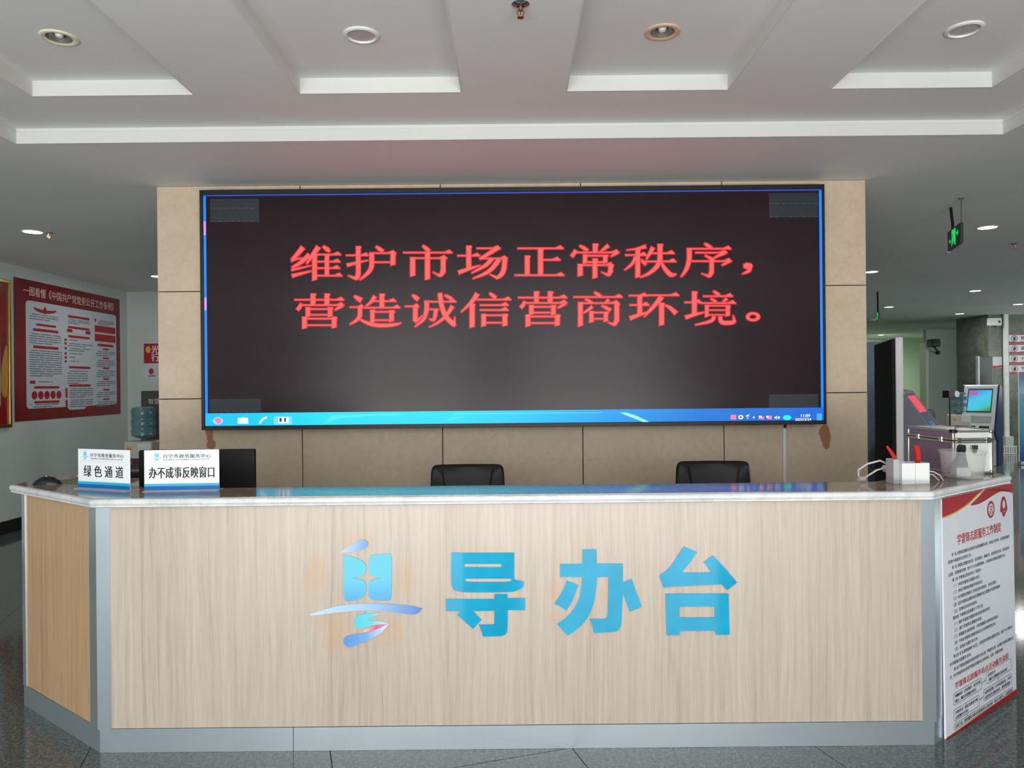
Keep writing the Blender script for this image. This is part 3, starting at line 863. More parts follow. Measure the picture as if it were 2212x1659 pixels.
def stroke_polys(p, g):
    out = []
    if p[0] == 'H':
        _, x0, y, x1, wedge, t = p
        t2 = t / 2 + g
        ge = g if g > 0 else 0
        out.append([(x0 - ge, y - t2), (x1 + g, y - t2), (x1 + g, y + t2), (x0 - ge, y + t2)])
        if wedge:
            L = min(70, (x1 - x0) * .45)
            out.append([(x1 - L - g, y - t2), (x1 - L * .45, y - 25 - g), (x1 - L * .28, y - 25 - g), (x1 + g, y + t2), (x1 - L, y + t2)])
    elif p[0] == 'V':
        _, x, y0, y1, w = p
        h = w / 2 + g
        ge = g if g > 0 else g * .3
        out.append([(x - h, y0 - ge), (x + h, y0 - ge), (x + h + 7, y0 + 10), (x + h, y0 + 22), (x + h, y1 - 6 + ge), (x - h, y1 + 6 + ge)])
    else:
        q = p[1]
        pts = [Vector((a[0], a[1])) for a in q]
        n = []
        for i in range(len(q)):
            d = (pts[min(i + 1, len(q) - 1)] - pts[max(i - 1, 0)]).normalized()
            n.append(Vector((-d.y, d.x)))
        # extend ends by g
        e0 = (pts[0] - pts[1]).normalized() * g; e1 = (pts[-1] - pts[-2]).normalized() * g
        P2 = [pts[0] + e0] + pts[1:-1] + [pts[-1] + e1]
        # resample smoothly (Catmull-Rom)
        Lp = [(P2[i], q[i][2] / 2 + g, n[i]) for i in range(len(q))]
        dense = []
        if len(Lp) > 2:
            for i in range(len(Lp) - 1):
                p0 = Lp[max(i - 1, 0)]; p1 = Lp[i]; p2 = Lp[i + 1]; p3 = Lp[min(i + 2, len(Lp) - 1)]
                for k in range(5):
                    t = k / 5
                    c = .5 * ((2 * p1[0]) + (p2[0] - p0[0]) * t + (2 * p0[0] - 5 * p1[0] + 4 * p2[0] - p3[0]) * t * t + (3 * p1[0] - p0[0] - 3 * p2[0] + p3[0]) * t ** 3)
                    dense.append((c, p1[1] * (1 - t) + p2[1] * t))
            dense.append((Lp[-1][0], Lp[-1][1]))
        else: dense = [(a, b) for a, b, _ in Lp]
        for i in range(len(dense) - 1):
            a, wa = dense[i]; b_, wb = dense[i + 1]
            na = (dense[min(i + 1, len(dense) - 1)][0] - dense[max(i - 1, 0)][0]).normalized(); nb = (dense[min(i + 2, len(dense) - 1)][0] - dense[i][0]).normalized()
            na = Vector((-na.y, na.x)); nb = Vector((-nb.y, nb.x))
            out.append([tuple(a + na * wa), tuple(b_ + nb * wb), tuple(b_ - nb * wb), tuple(a - na * wa)])
    return out


for k, (zz, prims) in enumerate(GL):
    sc_, ox = (4.096, 600) if zz == 'A' else (3.95, 1120)
    bm = bmesh.new()
    for layer, (gr_, yy) in enumerate(((5.0, SY - .0015), (-4.0, SY - .0035))):
        if prims == ['RING']:
            n = 28
            for i in range(n):
                a0, a1 = 2 * PI * i / n, 2 * PI * (i + 1) / n
                q = [(2000 + (62 + gr_) * math.cos(a0), 728 + (40 + gr_) * math.sin(a0)), (2000 + (62 + gr_) * math.cos(a1), 728 + (40 + gr_) * math.sin(a1)),
                     (2000 + (29 - gr_) * math.cos(a1), 728 + (17 - gr_) * math.sin(a1)), (2000 + (29 - gr_) * math.cos(a0), 728 + (17 - gr_) * math.sin(a0))]
                f = bm.faces.new([bm.verts.new((*(lambda t: (t[0], yy, t[1]))(plane_xz(ox + x / sc_, 500 + y / sc_, SY)),)) for x, y in q]); f.material_index = layer
            continue
        m = 0
        for p in prims:
            for q in stroke_polys(p, gr_):
                m += 1
                vs = []
                for x, y in q:
                    t = plane_xz(ox + x / sc_, 500 + y / sc_, SY)
                    vs.append(bm.verts.new((t[0], yy - m * 0.000006, t[1])))
                try: f = bm.faces.new(vs); f.material_index = layer
                except ValueError: pass
    bmesh.ops.recalc_face_normals(bm, faces=bm.faces[:])
    for f in bm.faces:
        if f.normal.y > 0: f.normal_flip()
    mx = MB(); mx.bm.free(); mx.bm = bm; mx.mi = 1
    mx.build('character', None, led, mats=[M_rede, M_red])
# hanging bracket seen at the upper left corner of the screen
MB().box(DX0 - .028, DX0 - .002, PY - .05, PY - .001, DZ1 - .16, DZ1 - .03, .002, 1).build('wall_bracket', pbr('bracket_grey', (70, 66, 60), .5, .5), led)

# cable trunking below the screen
tr = thing('cable_trunking', 'narrow pale cable trunking running down the stone wall under the screen', 'trunking', (1.832, PY, 0))
MB().box(-.011, .011, -.014, -.001, .02, 1.262, .002, 1).build('trunking_cover', M_whitep, tr)
MB().box(-.008, .008, -.03, -.014, 1.235, 1.262, .002, 1).build('cable_plug', M_black, tr)

# ================================================================== OFFICE CHAIRS
def superq(mb, cx, cy, cz, a, b, c, e1=.35, e2=.35, nu=20, nv=14):
    def sp(w, e): return math.copysign(abs(w) ** e, w)
    rows_ = []
    for i in range(nv + 1):
        ph = -PI / 2 + PI * i / nv
        rows_.append([mb.bm.verts.new((cx + a * sp(math.cos(ph), e1) * sp(math.cos(t), e2), cy + b * sp(math.cos(ph), e1) * sp(math.sin(t), e2), cz + c * sp(math.sin(ph), e1))) for t in (2 * PI * j / nu for j in range(nu))])
    for r0, r1 in zip(rows_, rows_[1:]):
        for j in range(nu):
            k = (j + 1) % nu
            try: mb.bm.faces.new((r0[j], r0[k], r1[k], r1[j]))
            except ValueError: pass
    return mb


def make_chair(label, loc, rz):
    t = thing('office_chair', label, 'chair', loc, rz, 'office chairs behind the desk')
    # local: the seat faces -y (towards the desk)
    bk = MB(); n = 18
    # backrest shell: a rounded trapezoid plate, slightly curved, padded in three ribs
    outl = []
    for i in range(n * 4):
        a = 2 * PI * i / (n * 4)
        ca, sa = math.cos(a), math.sin(a)
        outl.append((math.copysign(abs(ca) ** .13, ca), math.copysign(abs(sa) ** .13, sa)))
    lay = []
    for (s, yo) in ((.0, -.034), (.80, -.034), (.95, -.022), (1.0, .0), (.95, .022), (.80, .03), (0.0, .03)):
        ring = []
        for (x, z) in outl:
            hw = .222 - .012 * abs(z) + (.0)
            X_, Z_ = x * s * hw, .80 + z * s * .285
            Z_ = Z_
            ring.append(bk.bm.verts.new((X_, .20 + yo + .10 * ((X_ / .21) ** 2) * -.25 + (.04 * (Z_ - .8)), Z_)))
        lay.append(ring)
    for a_, b_ in zip(lay, lay[1:]):
        for i in range(len(a_)):
            j = (i + 1) % len(a_)
            bk.bm.faces.new((a_[i], a_[j], b_[j], b_[i]))
    bmesh.ops.remove_doubles(bk.bm, verts=bk.bm.verts[:], dist=.0004)
    bk.build('backrest', M_leather, t, True)
    sm = MB()
    for s in (-1, 1):
        sm.tube([(s * .145, .150, 1.062), (s * .122, .148, .92), (s * .11, .146, .78), (s * .10, .14, .60)], .004, 6)
    sm.build('seam', M_black, t, True)
    sq = MB(); superq(sq, 0, -.03, .46, .24, .24, .045, .4, .4, 28, 12); sq.build('seat', M_leather, t, True)
    MB().box(-.03, .03, .10, .245, .40, .42).box(-.03, .03, .225, .245, .40, .62, .004).build('back_support', M_black, t)
    for s in (-1, 1):
        MB().tube([(s * .245, .16, .62), (s * .265, .10, .655), (s * .265, -.06, .66), (s * .265, -.13, .63), (s * .262, -.12, .50), (s * .235, -.05, .43)], .014, 8).build('armrest', M_black, t, True)
    MB().cyl((0, -.02, .10), (0, -.02, .41), .028, .022).build('gas_column', M_chrome, t, True)
    for k in range(5):
        a = 2 * PI * k / 5 + .3
        ex, ey = .28 * math.cos(a), -.02 + .28 * math.sin(a)
        lg = MB().tube([(0, -.02, .12), (ex * .5, -.02 + (ey + .02) * .5, .105), (ex, ey, .075)], .017, 8).build('leg', M_black, t, True)
        MB().cyl((ex - .02 * math.sin(a), ey + .02 * math.cos(a), .027), (ex + .02 * math.sin(a), ey - .02 * math.cos(a), .027), .027, n=14).cyl((ex, ey, .05), (ex, ey, .08), .006, n=8).build('caster', M_blackmat, lg, True)
    return t


ch1 = make_chair('black leather office chair nearer the middle of the desk', (-.262, 4.10, 0), 0.0)
ch2 = dup(ch1, (1.148, 4.10, .006), -.05, 'black leather office chair to the right, below the screen clock side')
ch1['label'] = 'black leather office chair left of the other, behind the desk middle'
ch2['label'] = 'black leather office chair right of the other, near the pale cable trunking'

# ================================================================== THINGS ON THE COUNTER, LEFT
mon = thing('computer_monitor', 'black computer monitor seen from behind, behind the right desk sign', 'monitor', (-1.588, 3.73, .755), .01)
MB().box(-.29, .29, -.012, .02, .135, .478, .006, 2).build('display_housing', M_blackmat, mon)
MB().box(-.12, .12, -.03, -.012, .2, .38, .008, 2).build('rear_cover', M_black, mon)
MB().box(-.03, .03, -.035, -.015, .012, .26, .004).build('stand_neck', M_black, mon)
MB().box(-.12, .12, -.085, .085, 0, .012, .004).build('stand_base', M_black, mon)


def desk_sign(label, p0, p1, big, n_small):
    P0, P1 = Vector(p0), Vector(p1)
    d = P1 - P0; wd = d.length; ang = math.atan2(d.y, d.x)
    t = thing('desk_sign', label, 'sign', (P0.x, P0.y, CT), ang, 'white counter signs')
    h = .184
    MB().box(0, wd, 0, .004, .003, h, .001, 1).build('front_plate', M_signw, t)
    MB().box(0, wd, -.022, .055, 0, .003, .0008, 1).build('foot', pbr('clear_acrylic_foot', (206, 216, 222), .15, alpha=.8), t)
    MB().box(0, wd, -.0006, 0, .0045, .022).build('blue_band', M_bluep, t)
    MB().box(0, wd, -.0006, 0, .022, .034).build('cyan_band', M_cyanp, t)
    MB().box(.01, wd - .01, -.0005, 0, .1285, .1293).build('rule', pbr('rule_grey', (170, 176, 182), .5), t)
    # small emblem
    ex, ez, es = .036 if n_small else .046, .134, .043 / 1000
    for nm, pts, m in emb:
        q = [(ex + (x - 457) * es, ez + (1150 - y) * es * .95 - .0) for x, y in pts]
        MB().plate(q, -.0008, -.0003).build(nm, pbr('emblem_pale_blue', (128, 200, 230), .35) if nm != 'emblem_flame' else M_redt, t)
    x0 = .078 if n_small else .082
    ww = wd - x0 - .022
    lettering('small_text', '兴宁市政务服务中心', .0195, M_ink, t, (x0, -.0008, .149), bold=.02, sx=ww / (.0195 * 9 * 1.12), spacing=1.12)
    lettering('english_text', 'XINGNING GOVERNMENT SERVICE CENTER', .0085, M_inkg, t, (x0, -.0008, .1375), bold=.012, sx=ww / .186)
    nb = len(big)
    if nb <= 4:
        for i, c in enumerate(big):
            lettering('large_text', c, .058, M_ink, t, (.036 + i * .066, -.0008, .060), bold=.022, sx=.86)
    else:
        for i, c in enumerate(big):
            lettering('large_text', c, .054, M_ink, t, (.020 + i * .0365, -.0008, .062), bold=.026, sx=.66)
    return t


desk_sign('smaller-worded white counter sign reading 绿色通道, next to the mouse', (-2.022, 3.445), (-1.722, 3.33), '绿色通道', True)
desk_sign('white counter sign reading 办不成事反映窗口, in front of the monitor', (-1.650, 3.315), (-1.322, 3.335), '办不成事反映窗口', False)

# mouse with cable, on a thin mat
pad = tag(MB().prism([(-2.30, 3.66), (-2.02, 3.58), (-1.99, 3.74), (-2.27, 3.83)], CT, CT + .002).build('mouse_mat', pbr('mat_olive', (112, 116, 92), .7)), 'thin olive green mat at the left counter end under the cable', 'mat')
ms = thing('computer_mouse', 'black computer mouse at the left end of the counter', 'mouse', (-2.262, 3.60, CT), .12)
m_ = MB()
prof_n = 16
rings = []
for i in range(prof_n + 1):
    t = i / prof_n; x = -.064 + .128 * t
    hgt = .004 + .034 * (math.sin(PI * min(1, t * 1.0)) ** .6) * (1.08 - .35 * abs(t - .4)); wd_ = .032 * (math.sin(PI * (.04 + .92 * t)) ** .45)
    rings.append([m_.bm.verts.new((x, wd_ * math.cos(a), max(0.0, hgt * (math.sin(a) if math.sin(a) > 0 else 0)) + .0)) for a in [PI * k / 10 for k in range(11)]])
for a, b2 in zip(rings, rings[1:]):
    for k in range(10): m_.bm.faces.new((a[k], a[k + 1], b2[k + 1], b2[k]))
    m_.bm.faces.new((a[10], a[0], b2[0], b2[10]))
m_.bm.faces.new(list(reversed(rings[0]))); m_.bm.faces.new(rings[-1])
m_.build('mouse_body', pbr('glossy_black', (12, 12, 14), .18), ms, True)
MB().cyl((.028, -.004, .026), (.028, .004, .026), .009, n=12).build('scroll_wheel', M_blackmat, ms)
MB().tube([(.062, 0, .008), (.10, .01, .004), (.15, .0, .003), (.21, .03, .003), (.27, .0, .003)], .002, 6).build('cable', pbr('cable_green_grey', (96, 110, 84), .5), ms)
cr = thing('card_reader', 'small black card reader between the two counter signs', 'reader', (-1.97, 3.86, CT), .1)
MB().box(-.06, .06, -.05, .05, 0, .034, .006).build('reader_body', M_black, cr)
MB().box(-.02, .03, -.053, -.049, .016, .02).build('card_slot', M_blackmat, cr)
fo = thing('paper_folder', 'dull red folder lying at the left counter end behind the signs', 'folder', (-2.18, 3.95, CT), .1)
MB().box(-.11, .11, -.07, .07, 0, .012, .002).build('folder_cover', pbr('folder_red', (176, 96, 84), .5), fo)
MB().box(-.105, .107, -.073, .066, .003, .009).build('paper_sheets', M_paper, fo)

# ================================================================== THINGS ON THE COUNTER, RIGHT
cs = thing('equipment_case', 'silver aluminium equipment case with purple grey side on the right counter end', 'case', (2.163, 3.640, CT + .001), .03)
W_, D_, H_ = .205, .40, .218
LZ = .165
M_pur = pbr('purple_grey_panel', (138, 120, 142), .45, 0, .1, 60)
M_csw = pbr('case_white_panel', (222, 226, 224), .35, .15, .02)
M_edge = pbr('case_aluminium_edge', (214, 216, 212), .25, .9, .03)
MB().box(.006, W_ - .006, .006, D_ - .006, .004, LZ - .004).build('case_body', M_csw, cs)
MB().box(.0045, .006, .014, D_ - .014, .012, LZ - .01).build('side_skin', M_pur, cs)
lid = MB().box(.006, W_ - .006, .006, D_ - .006, LZ + .002, H_ - .004).build('lid', M_csw, cs)
MB().box(.0045, .006, .014, D_ - .014, LZ + .008, H_ - .012).build('side_skin', M_pur, lid)
ed = MB(); r = .007
for x in (0, W_ - 2 * r):
    for y in (0, D_ - 2 * r):
        ed.box(x, x + 2 * r, y, y + 2 * r, .004, LZ - .001, .003, 2)
        ed.box(x, x + 2 * r, y, y + 2 * r, LZ + .001, H_ - .004, .003, 2)
for z in (.0, LZ - 2 * r, LZ + .001, H_ - 2 * r):
    for x in (0, W_ - 2 * r): ed.box(x, x + 2 * r, 0, D_, z, z + 2 * r - .001, .003, 2)
    for y in (0, D_ - 2 * r): ed.box(0, W_, y, y + 2 * r, z, z + 2 * r - .001, .003, 2)
ed.build('edge_profile', M_edge, cs)
cn = MB()
for x in (.008, W_ - .008):
    for y in (.008, D_ - .008):
        for z in (.009, H_ - .009): superq(cn, x, y, z, .0105, .0105, .0105, .5, .5, 12, 8)
cn.build('corner_cap', pbr('corner_metal', (150, 150, 150), .3, .8), cs, True)
MB().box(-.003, .026, -.003, .03, H_ - .016, H_ + .002, .006, 2).build('corner_cap', M_black, cs)
for x in (.028, W_ - .028):
    MB().box(x - .012, x + .012, -.006, .0, LZ - .012, LZ + .014, .002).cyl((x - .014, -.006, LZ + .002), (x + .014, -.006, LZ + .002), .0035, n=10).build('hinge', pbr('hinge_metal', (150, 145, 130), .3, .9), cs)
lk = MB().box(W_ / 2 - .012, W_ / 2 + .022, -.004, 0, .118, .142, .002).build('latch', pbr('latch_metal', (120, 116, 104), .3, .9), cs)
MB().plate(smooth_closed([(W_ / 2 - .006, .12), (W_ / 2 + .016, .12), (W_ / 2 + .012, .103), (W_ / 2 + .005, .098), (W_ / 2 - .002, .103)], 2), -.007, -.001).build('lock_plate', pbr('lock_metal', (96, 92, 84), .3, .9), lk)
for y in (.10, .30): MB().box(-.004, .0045, y - .014, y + .014, LZ - .012, LZ + .016, .002).build('side_latch', M_edge, cs)
hd = MB().tube([(.05, .06, H_), (.055, .062, H_ + .007), (.08, .066, H_ + .009), (.12, .066, H_ + .009), (.145, .062, H_ + .007), (.15, .06, H_)], .0045, 8)
hd.build('handle', M_chrome, cs, True)

wb = thing('paper_box', 'open white card box with red strips standing in it on the counter', 'box', (1.795, 3.345, CT), .06)
o = MB()
th = .0022
for (x0, x1, y0, y1) in ((-.065, .065, -.04, -.04 + th), (-.065, .065, .04 - th, .04), (-.065, -.065 + th, -.04, .04), (.065 - th, .065, -.04, .04), (-.002, .0, -.04, .04)): o.box(x0, x1, y0, y1, 0, .095 if y0 < 0 or x1 > .06 else .104)
o.box(-.065, .065, -.04, .04, 0, .002)
o.build('box_walls', M_paper, wb)
MB().box(-.095, -.067, -.03, .034, 0, .112, .002, 1).build('side_carton', pbr('carton_grey', (176, 176, 180), .5), wb)
M_rs = pbr('red_strip', (196, 30, 26), .4)
MB().plate([(-.075, .03), (-.06, .03), (-.062, .118), (-.085, .150), (-.105, .172), (-.112, .166), (-.09, .132), (-.078, .11)], .0, .003).build('red_strip', M_rs, wb)
MB().plate([(.035, .03), (.052, .03), (.055, .125), (.050, .165), (.024, .172), (.036, .125)], .01, .013).build('red_strip', M_rs, wb)
cb = tag(MB().tube([(-.0, .0, .002), (-.02, -.01, .02), (-.01, .01, .045), (.04, .03, .07), (.10, .03, .085), (.13, .03, .07)], .0045, 8).tube([(.0, .0, .002), (.03, -.005, .022), (.07, .0, .045), (.13, .02, .055)], .004, 8).tube([(-.015, -.004, .004), (.015, .006, .004)], .011, 8).build('white_cable', pbr('cable_white', (206, 200, 200), .4)), 'looped white cable left of the white card box', 'cable')
cb.location = (1.605, 3.408, CT + .009)
cb2 = tag(MB().tube([(0, 0, .05), (.03, .0, .045), (.06, .0, .028), (.075, 0, .004)], .003, 8).tube([(0, 0, .035), (.03, .0, .03), (.055, .0, .004)], .003, 8).build('white_cable', pbr('cable_white', (206, 200, 200), .4)), 'short white cable between the card box and the plastic tub', 'cable')
cb2.location = (1.90, 3.40, CT)

tub = thing('plastic_tub', 'translucent plastic tub on the counter in front of the silver case', 'tub', (2.135, 3.515, CT))
T = NT('translucent_plastic')
T.b.inputs['Base Color'].default_value = lin((222, 224, 222)); T.b.inputs['Roughness'].default_value = .28
T.b.inputs['Alpha'].default_value = .18
MB().lathe([(.082, 0), (.086, .004), (.096, .115), (.1035, .122), (.1035, .130), (.101, .130), (.0935, .118), (.084, .006), (.0, .004)], n=40).build('tub_wall', T.m, tub, True)
st = thing('tape_dispenser', 'black tool with rounded grip standing in the plastic tub', 'tool', (2.125, 3.52, CT + .006), .0)
MB().plate(smooth_closed([(-.058, .004), (.03, .004), (.034, .05), (.02, .10), (.018, .148), (.002, .150), (-.006, .145), (-.010, .10), (-.02, .075), (-.05, .05)], 2), -.012, .012).build('tool_body', pbr('tool_dark', (52, 58, 66), .4), st)
MB().plate(smooth_closed([(-.010, .112), (.019, .112), (.021, .145), (.015, .152), (-.002, .150)], 2), -.016, .016).build('grip', M_black, st)
MB().box(-.03, .035, -.03, -.014, .002, .045, .002).build('silver_part', pbr('tool_silver', (200, 202, 205), .3, .3), st)

# ================================================================== INFORMATION BOARD against the right wing
p0 = Vector((1.853, 3.187)); p1 = Vector((2.472, 3.650))
bd = thing('information_board', 'tall white foam board with red wave header and dense Chinese rules leaning on the desk', 'board', (p0.x, p0.y, 0), math.atan2((p1 - p0).y, (p1 - p0).x))
BW, BH = (p1 - p0).length, 1.036
bd.rotation_euler = (math.radians(-.45), 0, bd.rotation_euler[2])
MB().box(0, BW, 0, .008, 0, BH, .001, 1).build('board_panel', M_foam, bd)
def Y(v_): return BH * (1 - v_)
def bp(pts, mat, name, off=.0008, sm_=0):
    q = [(u_ * BW, Y(v_)) for u_, v_ in pts] if not sm_ else smooth_closed([(p[0] * BW, Y(p[1]), *p[2:]) for p in pts], sm_)
    return MB().plate(q, -off, -off + .0004).build(name, mat, bd)
def wave(ps, n=6):
    r_ = []
    for i in range(len(ps) - 1):
        q0, q1, q2, q3 = ps[max(i - 1, 0)], ps[i], ps[i + 1], ps[min(i + 2, len(ps) - 1)]
        for k in range(n):
            t = k / n
            r_.append(tuple(.5 * (2 * q1[a] + (q2[a] - q0[a]) * t + (2 * q0[a] - 5 * q1[a] + 4 * q2[a] - q3[a]) * t * t + (3 * q1[a] - q0[a] - 3 * q2[a] + q3[a]) * t ** 3) for a in (0, 1)))
    return r_ + [ps[-1]]
w1 = wave([(0, .077), (.10, .073), (.22, .062), (.36, .040), (.47, .014), (.55, .001)])
bp([(0, 0.001)] + w1, M_redp, 'red_wave')
bp([(a, b_) for a, b_ in w1] + [(a, b_ + .006 + .004 * a) for a, b_ in reversed(w1)], M_gold, 'gold_line', .0006)
w2 = wave([(.36, .056), (.44, .060), (.55, .054), (.68, .038), (.80, .026), (.92, .028), (1.0, .046)])
bp([(.36, .056), (.48, .028), (.58, .001), (1.0, .001)] + list(reversed(w2)), M_redp, 'red_wave', .0010)
bp([(a, b_) for a, b_ in w2[18:]] + [(a, b_ + .010 * (a - .68) / .32) for a, b_ in reversed(w2[18:])], M_gold, 'gold_line', .0007)
cx_, cy_ = .655, .098
def circ(cx, cy, rx, ry, n=28): return [(cx + rx * math.cos(2 * PI * i / n), cy + ry * math.sin(2 * PI * i / n)) for i in range(n)]
bp(circ(cx_, cy_, .054, .039), M_redp, 'round_emblem', .0008)
bp(circ(cx_, cy_, .037, .027), M_foam, 'round_emblem', .0012)
lettering('emblem_text', '志', .046, M_redp, bd, ((cx_ - .030) * BW, -.0016, Y(cy_ + .017)), bold=.03)
# round badge beside it: a plain red heart and ribbon shape
bp(smooth_closed([(.845, .050), (.875, .058), (.893, .085), (.91, .115), (.885, .130), (.855, .120), (.82, .128), (.79, .118), (.80, .09), (.815, .062)], 2), M_redp, 'red_badge', .0008)
bp(circ(.850, .090, .018, .020, 18), M_foam, 'red_badge', .0012)
bp(smooth_closed([(.81, .118), (.85, .128), (.895, .118), (.87, .140), (.848, .150), (.83, .142)], 2), M_redp, 'red_badge', .0009)


def btext(name, s, u0, v0, u1, size_v, mat=M_ink, bold=.01):
    """Fit one line between u0 and u1 (fractions of the board), height size_v."""
    sz = size_v * BH
    o = lettering(name, s, sz, mat, bd, (u0 * BW, -.0009, Y(v0)), bold=bold, res=1)
    xs_ = [v_.co.x for v_ in o.data.vertices]
    if xs_ and u1:
        k = (u1 - u0) * BW / (max(xs_) - min(xs_))
        o.data.transform(Matrix.Diagonal((k, 1, 1, 1)))
    return o


btext('title_text', '学雷锋志愿服务工作制度', .18, .208, .80, .048, M_redt, .022)
body = [(.11, '第一条 学雷锋志愿服务活动是指不以获得报酬为目的，利用自己的时间、技能帮助和服务', .93), (.06, '其他人和服务社会的行为。', .37),
        (.11, '第二条 学雷锋志愿服务的宗旨：以关爱他人、奉献社会、促进和谐为宗旨，坚持自愿性、', .93), (.06, '公益性、无偿性服务原则，致力于大力弘扬雷锋精神，上岗向群众学雷锋志愿服务活动。', .86),
        (.11, '第三条 学雷锋志愿者享有下列权利：', .50), (.11, '（一）参加学雷锋志愿服务活动；', .46), (.11, '（二）参加学雷锋志愿服务培训活动；', .50),
        (.11, '（三）对学雷锋志愿服务工作提出意见和建议，并进行监督；', .70), (.11, '（四）请求学雷锋志愿服务队伍帮助解决在志愿服务中遇到的困难；', .76), (.11, '（五）其他应当享有的权利。', .42),
        (.11, '第四条 学雷锋志愿者履行下列义务：', .52), (.11, '（一）维护学雷锋志愿服务队伍的形象和声誉；', .60), (.11, '（二）履行学雷锋志愿服务承诺；', .48),
        (.11, '（三）尊重服务对象的意愿，不得泄露服务对象的信息隐私；', .72), (.11, '（四）不得以学雷锋志愿服务队伍名义从事营利性活动；', .68), (.11, '（五）其他应当履行的义务。', .42),
        (.11, '第五条 以“弘扬雷锋精神”为宗旨，开展各类学雷锋志愿服务活动，组织个人不断参与', .95), (.06, '的学雷锋志愿服务活动。', .34),
        (.11, '第六条 学雷锋志愿服务者须自觉遵守社会公德，严格遵守法律，认真做好学雷锋志愿服务活', .96), (.06, '务，作为考核和评比参加学雷锋志愿服务活动的时间、态度、质量的依据。', .80)]
vv = .252
for i, (u0, s, u1) in enumerate(body):
    btext('body_text', s, u0, vv, u1, .0165, M_ink, .010)
    vv += .0268
btext('title_text', '学雷锋志愿服务站点活动服务流程', .12, .812, .88, .030, M_redt, .022)


def frame_box(u0, v0, u1, v1, t_=.003):
    a, b_, c_, d_ = u0 * BW, u1 * BW, Y(v1), Y(v0)
    rr = .010
    def rc(x0, x1, z0, z1, r_):
        pts = []
        for cx, cz, a0 in ((x1 - r_, z1 - r_, 0), (x0 + r_, z1 - r_, 90), (x0 + r_, z0 + r_, 180), (x1 - r_, z0 + r_, 270)):
            for k in range(5): pts.append((cx + r_ * math.cos(math.radians(a0 + 22.5 * k)), cz + r_ * math.sin(math.radians(a0 + 22.5 * k))))
        return pts
    flat_from_curve('flow_frame', [rc(a, b_, c_, d_, rr), rc(a + .0016, b_ - .0016, c_ + .0016, d_ - .0016, rr - .0016)], -.0009, M_ink, bd, .0003)


frame_box(.10, .828, .475, .880); frame_box(.54, .818, .92, .872)
frame_box(.10, .898, .44, .948); frame_box(.50, .890, .925, .941); frame_box(.10, .957, .94, .985)
for s, u0, v0, u1, hgt in (('明确项目（分析需求、结合实际', .12, .850, .46, .016), ('情况，确定志愿服务项目）', .12, .872, .40, .016), ('活动设计', .565, .842, .68, .016), ('（拟定志愿服务活动方案）', .56, .864, .84, .016),
                         ('开展活动（组织志愿者开展', .12, .920, .42, .016), ('志愿服务活动）', .12, .941, .29, .016), ('志愿者招募（公布招募信息，并对', .515, .912, .91, .016), ('志愿者进行相应知识、技能等培训）', .515, .934, .90, .016),
                         ('总结交流（组织服务对象及志愿者进行活动总结，相互交流学习，总结经验）', .115, .978, .93, .018)):
    btext('flow_text', s, u0, v0, u1, hgt, M_ink, .02)
for (ax, ay, bx, by) in ((.478, .858, .532, .850), (.72, .874, .72, .887), (.495, .918, .447, .922), (.27, .949, .27, .956)):
    A_ = Vector((ax * BW, Y(ay))); B_ = Vector((bx * BW, Y(by))); d = (B_ - A_).normalized(); n = Vector((-d.y, d.x))
    q = [A_ + n * .0008, B_ - d * .006 + n * .0008, B_ - d * .006 + n * .003, B_, B_ - d * .006 - n * .003, B_ - d * .006 - n * .0008, A_ - n * .0008]
    MB().plate([tuple(p) for p in q], -.0009, -.0005).build('flow_arrow', M_ink, bd)
bp([(0, .9935), (1, .976), (1, .980), (0, .9965)], M_gold, 'gold_line')
bp([(0, .9945), (1, .979), (1, .9999), (0, .9999)], M_redp, 'red_strip', .001)

# ================================================================== CEILING FITTINGS
M_glow = glow('lamp_glow', (255, 253, 246), 9.0, (240, 240, 240))


def round_light(label, loc, kind, group):
    t = thing('recessed_downlight', label, 'ceiling light', loc, 0, group)
    R_ = .076
    if kind == 'lit':
        R_ = .087
        MB().lathe([(R_, 0), (R_, -.004), (R_ - .004, -.006), (R_ - .012, -.005), (R_ - .012, 0)], n=32, cap=False).build('trim_ring', M_whitep, t, True)
        MB().lathe([(0.0, -.004), (R_ - .013, -.004), (R_ - .013, -.0005), (0, -.0005)], n=32).build('diffuser', M_glow, t)
        l = area('lamp', (0, 0, -.02), (0, 0, 0), .16, .16, 20 if loc[0] > 5 else 16 if loc[0] > 0 else 8, (1, .99, .95), t)
    elif kind == 'off':
        MB().lathe([(R_, 0), (R_, -.005), (R_ - .006, -.009), (R_ - .014, -.009), (R_ - .018, -.001), (R_ - .018, 0)], n=36, cap=False).build('trim_ring', M_whitep, t, True)
        MB().lathe([(0.0, -.0015), (R_ - .018, -.0015), (R_ - .018, -.0003), (0, -.0003)], n=36).build('diffuser', pbr('off_diffuser', (186, 184, 186), .45), t)
    else:
        ring = pbr('ring_%s' % kind, (226, 222, 196) if kind == 'cream' else (212, 176, 150), .35)
        MB().lathe([(R_, 0), (R_, -.004), (R_ - .005, -.007), (R_ - .016, -.006), (R_ - .0245, -.002), (R_ - .0245, 0)], n=36, cap=False).build('trim_ring', ring, t, True)
        MB().lathe([(R_ - .0245, -.002), (R_ - .026, .02), (R_ - .036, .05), (.02, .072), (0, .073)], n=36, cap=False).build('reflector', pbr('reflector_metal', (150, 150, 146), .3, .6), t, True)
        MB().lathe([(0, .0), (.014, .004), (.020, .018), (.016, .036), (.012, .060)], n=20).build('bulb', pbr('bulb_glass', (228, 230, 228), .12), t, True)
    return t


